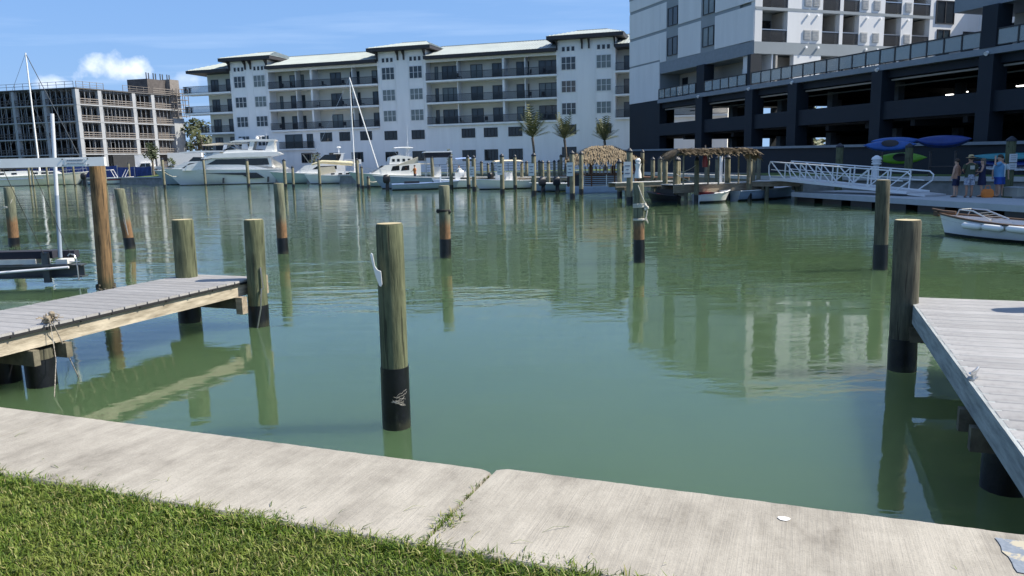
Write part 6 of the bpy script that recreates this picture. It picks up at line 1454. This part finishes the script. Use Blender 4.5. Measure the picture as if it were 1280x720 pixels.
MB().lathe([(.2, 0), (.17, .1), (.15, .75), (.19, .8)], 8).build('body', M['white_paint'], pd, 30); MB().lathe([(.24, .8), (.26, .86), (.2, .92), (.26, .97), (.2, 1.03), (.24, 1.08)], 12).build('louvre', M['white_paint'], pd, 30); MB().lathe([(.28, 1.08), (.22, 1.2), (.06, 1.3)], 12).build('cap', M['white_paint'], pd, 30)

# ------------------------------------------------------------------ wooden boat, right
wb0 = at(1181, 293.5); wb1 = at(1283, 301.3); dW = wb0 - wb1; rzW = math.atan2(dW.y, dW.x); LW_ = 5.2; ux = dW.normalized(); stn = wb0 - ux * (LW_ - .2)
rbt = boat('rowing_boat', 'old white wooden boat with brown gunwale and a row of white fenders', 'boat', (stn.x, stn.y, 0), rzW, LW_, 1.7, .64, .42, .3, hm='white_paint', dm='teak', gm='teak', bm_='antifoul', full=.45, wl=.86, flare=.5)
for c in rbt.children:
    if c.name.startswith('deck'): c.location.z = -.12
bs = MB(); bs.path([(LW_ - .5, 0, .68), (LW_ - .1, 0, .7), (LW_ + .25, 0, .76)], [.05, .045, .03], 6); bs.box(LW_ + .03, -.05, .55, LW_ + .18, .05, .69); bs.build('bowsprit', M['teak'], rbt)
for s_ in (-1, 1):
    for i, x in enumerate((3.75, 3.1, 2.42, 1.74, 1.06)):
        hw = 1.75 / 2 * (1 - max(0, (x / LW_ - .45) / .55) ** 2.3); MB().path([(x - .3, s_ * (hw * .97 + .05), .39), (x - .22, s_ * (hw + .05), .38), (x + .22, s_ * (hw + .03), .39), (x + .3, s_ * (hw * .95 + .02), .40)], [.05, .095, .095, .05], 10).build('fender', M['gelcoat'], rbt, 50)
fr_ = MB(); fr_.path([(4.5, .28, .62), (4.42, .28, .8), (4.0, .32, .78), (3.4, .42, .54)], .022, 6); fr_.path([(4.5, -.28, .62), (4.42, -.28, .8), (4.0, -.32, .78), (3.4, -.42, .54)], .022, 6); fr_.tube((4.42, -.28, .8), (4.42, .28, .8), .018); fr_.build('frame', M['steel'], rbt, 60)
for q_ in range(4): MB().beam((3.85 - .12 * q_, -.32, .72 - .05 * q_), (3.85 - .12 * q_, .32, .72 - .05 * q_), .04, .02).build('slat', M['steel'], rbt)
for x in (1.2, 2.3, 3.1): MB().box(x, -.68, .33, x + .25, .68, .37).build('thwart', M['teak'], rbt)
MB().ell((2.0, .1, .48), .3, .2, .12).build('bundle', M['cream_canvas'], rbt, 60)

# ------------------------------------------------------------------ people
def person(label, loc, rz, hgt, skin, top, bottom, arms, hat=None, hair='hair', bottom_kind='shorts', wide=1.0, sleeves=True, back_print=None, group=None):
    p_ = thing('person', label, 'person', loc, rz, group); s = hgt / 1.75
    bm = bmesh.new(); vs = {}; rad = {}
    def v(n, co, r, r2=None): vs[n] = bm.verts.new(Vector(co) * s); rad[n] = (r * s, (r2 or r) * s)
    def e(a, b): bm.edges.new((vs[a], vs[b]))
    v('pelvis', (0, 0, .95), .135 * wide, .11 * wide); v('waist', (0, 0, 1.1), .13 * wide, .105 * wide); v('chest', (0, 0, 1.3), .15 * wide, .11 * wide); v('neckb', (0, .0, 1.46), .075); v('neck', (0, .012, 1.53), .055); v('head0', (0, .025, 1.6), .078, .085); v('head1', (0, .02, 1.685), .08, .095)
    for a, b in (('pelvis', 'waist'), ('waist', 'chest'), ('chest', 'neckb'), ('neckb', 'neck'), ('neck', 'head0'), ('head0', 'head1')): e(a, b)
    v('nose', (0, .125, 1.63), .012); e('head0', 'nose')
    for sx, nm in ((-1, 'l'), (1, 'r')):
        v('ear' + nm, (sx * .088, .02, 1.64), .014, .02); e('head0', 'ear' + nm)
        v('hip' + nm, (sx * .09, 0, .88), .092 * wide); v('kn' + nm, (sx * .105, .02, .5), .06); v('ca' + nm, (sx * .105, -.01, .36), .056); v('an' + nm, (sx * .105, -.01, .09), .038); v('to' + nm, (sx * .12, .15, .035), .034)
        for a, b in (('pelvis', 'hip' + nm), ('hip' + nm, 'kn' + nm), ('kn' + nm, 'ca' + nm), ('ca' + nm, 'an' + nm), ('an' + nm, 'to' + nm)): e(a, b)
        sh, el_, wr = arms[nm]; v('sh' + nm, sh, .056); v('el' + nm, el_, .042); v('wr' + nm, wr, .03)
        e('neckb', 'sh' + nm); e('sh' + nm, 'el' + nm); e('el' + nm, 'wr' + nm)
        d = (Vector(wr) - Vector(el_)).normalized(); q = d.orthogonal().normalized(); q2 = d.cross(q)
        v('pa' + nm, Vector(wr) + d * .07, .032, .02); e('wr' + nm, 'pa' + nm)
        for k_ in range(4):
            b0 = Vector(wr) + d * (.105) + q * (-.03 + .02 * k_); L_ = (.06, .072, .068, .052)[k_]
            v(f'f{k_}{nm}', b0, .0095); v(f'g{k_}{nm}', b0 + d * L_ * .8 + q2 * .02, .007); e('pa' + nm, f'f{k_}{nm}'); e(f'f{k_}{nm}', f'g{k_}{nm}')
        v('t0' + nm, Vector(wr) + d * .06 + q * .045, .0105); v('t1' + nm, Vector(wr) + d * .1 + q * .062, .008); e('pa' + nm, 't0' + nm); e('t0' + nm, 't1' + nm)
    me = bpy.data.meshes.new('body'); bm.verts.index_update(); order = {n: vt.index for n, vt in vs.items()}; bm.to_mesh(me); bm.free()
    o = link('body', me, p_); me.materials.append(M[skin]); md = o.modifiers.new('skin', 'SKIN'); md.use_smooth_shade = True
    for n_, ix in order.items(): me.skin_vertices[0].data[ix].radius = rad[n_]; me.skin_vertices[0].data[ix].use_root = (n_ == 'pelvis')
    sb_ = o.modifiers.new('sub', 'SUBSURF'); sb_.levels = 1; sb_.render_levels = 1
    def ring(z, rx, ry, cy=0, n_=14): return [(rx * s * math.cos(2 * math.pi * j / n_), (cy + ry * math.sin(2 * math.pi * j / n_)) * s, z * s) for j in range(n_)]
    sh_ = MB(); sh_.loft([ring(.86, .185 * wide, .15 * wide), ring(.98, .18 * wide, .15 * wide, .012), ring(1.12, .18 * wide, .15 * wide, .018), ring(1.3, .195 * wide, .145 * wide), ring(1.42, .19, .11), ring(1.485, .095, .08)])
    if sleeves:
        for nm in 'lr':
            a, b = Vector(arms[nm][0]), Vector(arms[nm][1]); sh_.path([a * s + Vector((0, 0, .01)), a.lerp(b, .4) * s, a.lerp(b, .78) * s], [.082 * s, .075 * s, .07 * s], 10)
    o_ = sh_.build('shirt', M[top], p_, 60)
    if back_print: MB().add([(-.09, -.152 * wide - .01, 1.2), (.09, -.152 * wide - .01, 1.2), (.09, -.15 * wide - .01, 1.36), (-.09, -.15 * wide - .01, 1.36)], [(0, 1, 2, 3)]).build('print', M[back_print], o_)
    bt_ = MB()
    if bottom_kind == 'shorts':
        bt_.loft([ring(1.0, .168 * wide, .138 * wide), ring(.88, .182 * wide, .15 * wide), ring(.8, .186 * wide, .15 * wide)])
        for sx in (-1, 1): bt_.path([(sx * .09 * s, 0, .86 * s), (sx * .1 * s, .008, .7 * s), (sx * .107 * s, .012, .54 * s)], [.102 * wide * s, .1 * wide * s, .1 * wide * s], 12)
    else: bt_.loft([ring(1.02, .15, .13), ring(.88, .19, .16), ring(.62, .21, .18), ring(.56, .215, .185)])
    bt_.build('shorts' if bottom_kind == 'shorts' else 'skirt', M[bottom], p_, 60)
    if hat: hm_ = MB(); hm_.lathe([(.19, 1.7), (.2, 1.71), (.105, 1.725), (.1, 1.8), (.07, 1.835), (.01, 1.84)], 16, (0, .02 * s, 0)); hm_.v = [(x * s, y * s, z * s) for x, y, z in hm_.v]; hm_.build('hat', M[hat], p_, 60)
    hr = MB(); hr.ell((0, 0, 1.705 * s), .098 * s, .115 * s, .1 * s, 12, 8)
    if bottom_kind == 'skirt': hr.ell((0, -.06 * s, 1.56 * s), .1 * s, .06 * s, .16 * s, 10, 6)
    hr.v = [(x, min(y, .07 * s) if z < 1.7 * s else y, z) for x, y, z in hr.v]; hr.build('hair', M[hair], p_, 60)
    for sx in (-1, 1): MB().ell((sx * .11 * s, .06 * s, .015), .05 * s, .13 * s, .018, 10, 4).build('sandal', M['rubber'], p_, 50)
    return p_
down = lambda sx, out_=.06: ((sx * .19, 0, 1.4), (sx * (.23 + out_), -.02, 1.14), (sx * (.24 + out_), .06, .9))
PZ = .502
pA_ = at(1210.5, 247, .5); rel = lambda dx, dy: (pA_.x + dx, pA_.y + dy, PZ)
person('man in a straw hat, dark green shirt and patterned shorts seen from behind', rel(0, 0), R(-8), 1.74, 'skin_tan', 'cloth_green', 'cloth_print', {'l': ((-.19, 0, 1.4), (-.3, .02, 1.18), (-.16, .22, 1.1)), 'r': ((.19, 0, 1.4), (.3, .02, 1.17), (.18, .2, 1.08))}, 'straw', wide=1.12, back_print='sand_bag')
person('bare-armed person half hidden to the left of the man in the straw hat', rel(-.32, .45), R(30), 1.62, 'skin', 'skin_tan', 'cloth_navy', {'l': down(-1), 'r': down(1)}, None, sleeves=False)
person('woman with light brown hair in a dark top and short dark skirt', rel(.62, .15), R(60), 1.62, 'skin', 'cloth_navy', 'cloth_navy', {'l': ((-.17, 0, 1.4), (-.24, .06, 1.18), (-.06, .22, 1.18)), 'r': ((.17, 0, 1.4), (.25, .05, 1.17), (.1, .2, 1.05))}, None, 'trunk', 'skirt', sleeves=False, wide=.92)
person('man in a light blue shirt and royal blue shorts with a hand to his forehead', rel(1.18, -.1), R(75), 1.76, 'skin', 'cloth_blue', 'cloth_royal', {'l': ((-.2, .02, 1.42), (-.26, .26, 1.36), (-.07, .2, 1.62)), 'r': down(1)}, None, wide=1.25)
person('person in a pale shirt standing behind the man in light blue', rel(1.52, .35), R(150), 1.7, 'skin', 'cloth_white', 'cloth_royal', {'l': down(-1), 'r': down(1)}, None, wide=1.05)
b_ = thing('bag', 'orange beach bag on the floating dock between the people', 'bag', rel(.62, -.3)); MB().loft([[(x * k_, y * k_, z) for x, y in ((-.2, -.12), (.2, -.12), (.23, 0), (.2, .12), (-.2, .12), (-.23, 0))] for k_, z in ((.85, 0), (1.05, .1), (1.0, .26), (.7, .36))]).build('body', M['orange'], b_, 60); hd = MB(); hd.path([(-.12, 0, .34), (-.08, 0, .5), (.08, 0, .5), (.12, 0, .34)], .015, 5); hd.build('handle', M['orange'], b_)
b_ = thing('crate', 'pale storage crate on the floating dock right of the people', 'crate', rel(2.05, .15), R(-70)); MB().box(-.3, -.22, 0, .3, .22, .36).build('box', M['sand_bag'], b_); MB().box(-.32, -.24, .361, .32, .24, .41).build('lid', M['float_deck'], b_)
pw = atY(519, 224, 84); person('person in an orange vest and white shirt at the flybridge fishing boat', (pw.x, 84, .55), R(120), 1.7, 'skin', 'orange', 'cloth_navy', {'l': down(-1), 'r': ((.19, 0, 1.4), (.3, .1, 1.2), (.2, .3, 1.1))}, None)
pw = atY(574, 222, 83); person('person in a white shirt and red shorts beside the light blue awning', (pw.x, 83, .45), R(200), 1.7, 'skin', 'cloth_white', 'red', {'l': down(-1), 'r': down(1)}, None)
# mooring lines in the distance
def line(lab, p, q, sag, r_=.02):
    p = Vector(p); q = Vector(q); mb = MB(); mb.path([p.lerp(q, t_ / 8) - Vector((0, 0, sag * 4 * (t_ / 8) * (1 - t_ / 8))) for t_ in range(9)], r_, 5); tag(mb.build('mooring_line', M['rope']), lab, 'rope')
line('white mooring line sagging from the grey-hulled yacht to its pile', at(206, 235) + Vector((0, 0, 2.2)), atY(226, 218, 119), .5, .035)
line('white line from the signed pile below the farthest palm to the cream-awning boat', at(667.5, 245.8) + Vector((0, 0, 1.2)), atY(644, 221, 70), .3)
line('white line from the thatched pier corner pile down to the right', at(844.3, 252.6) + Vector((0, 0, 1.6)), atY(866, 228, 41), .05); line('white line from the slim pile up to the thatched pier corner', at(870.5, 253.3) + Vector((0, 0, 2.1)), atY(848, 215, 41), .12)
line('white line from the flybridge fishing boat to the stubby low pile', at(461, 236.5) + Vector((0, 0, .8)), atY(482, 217, 86), .4, .025)
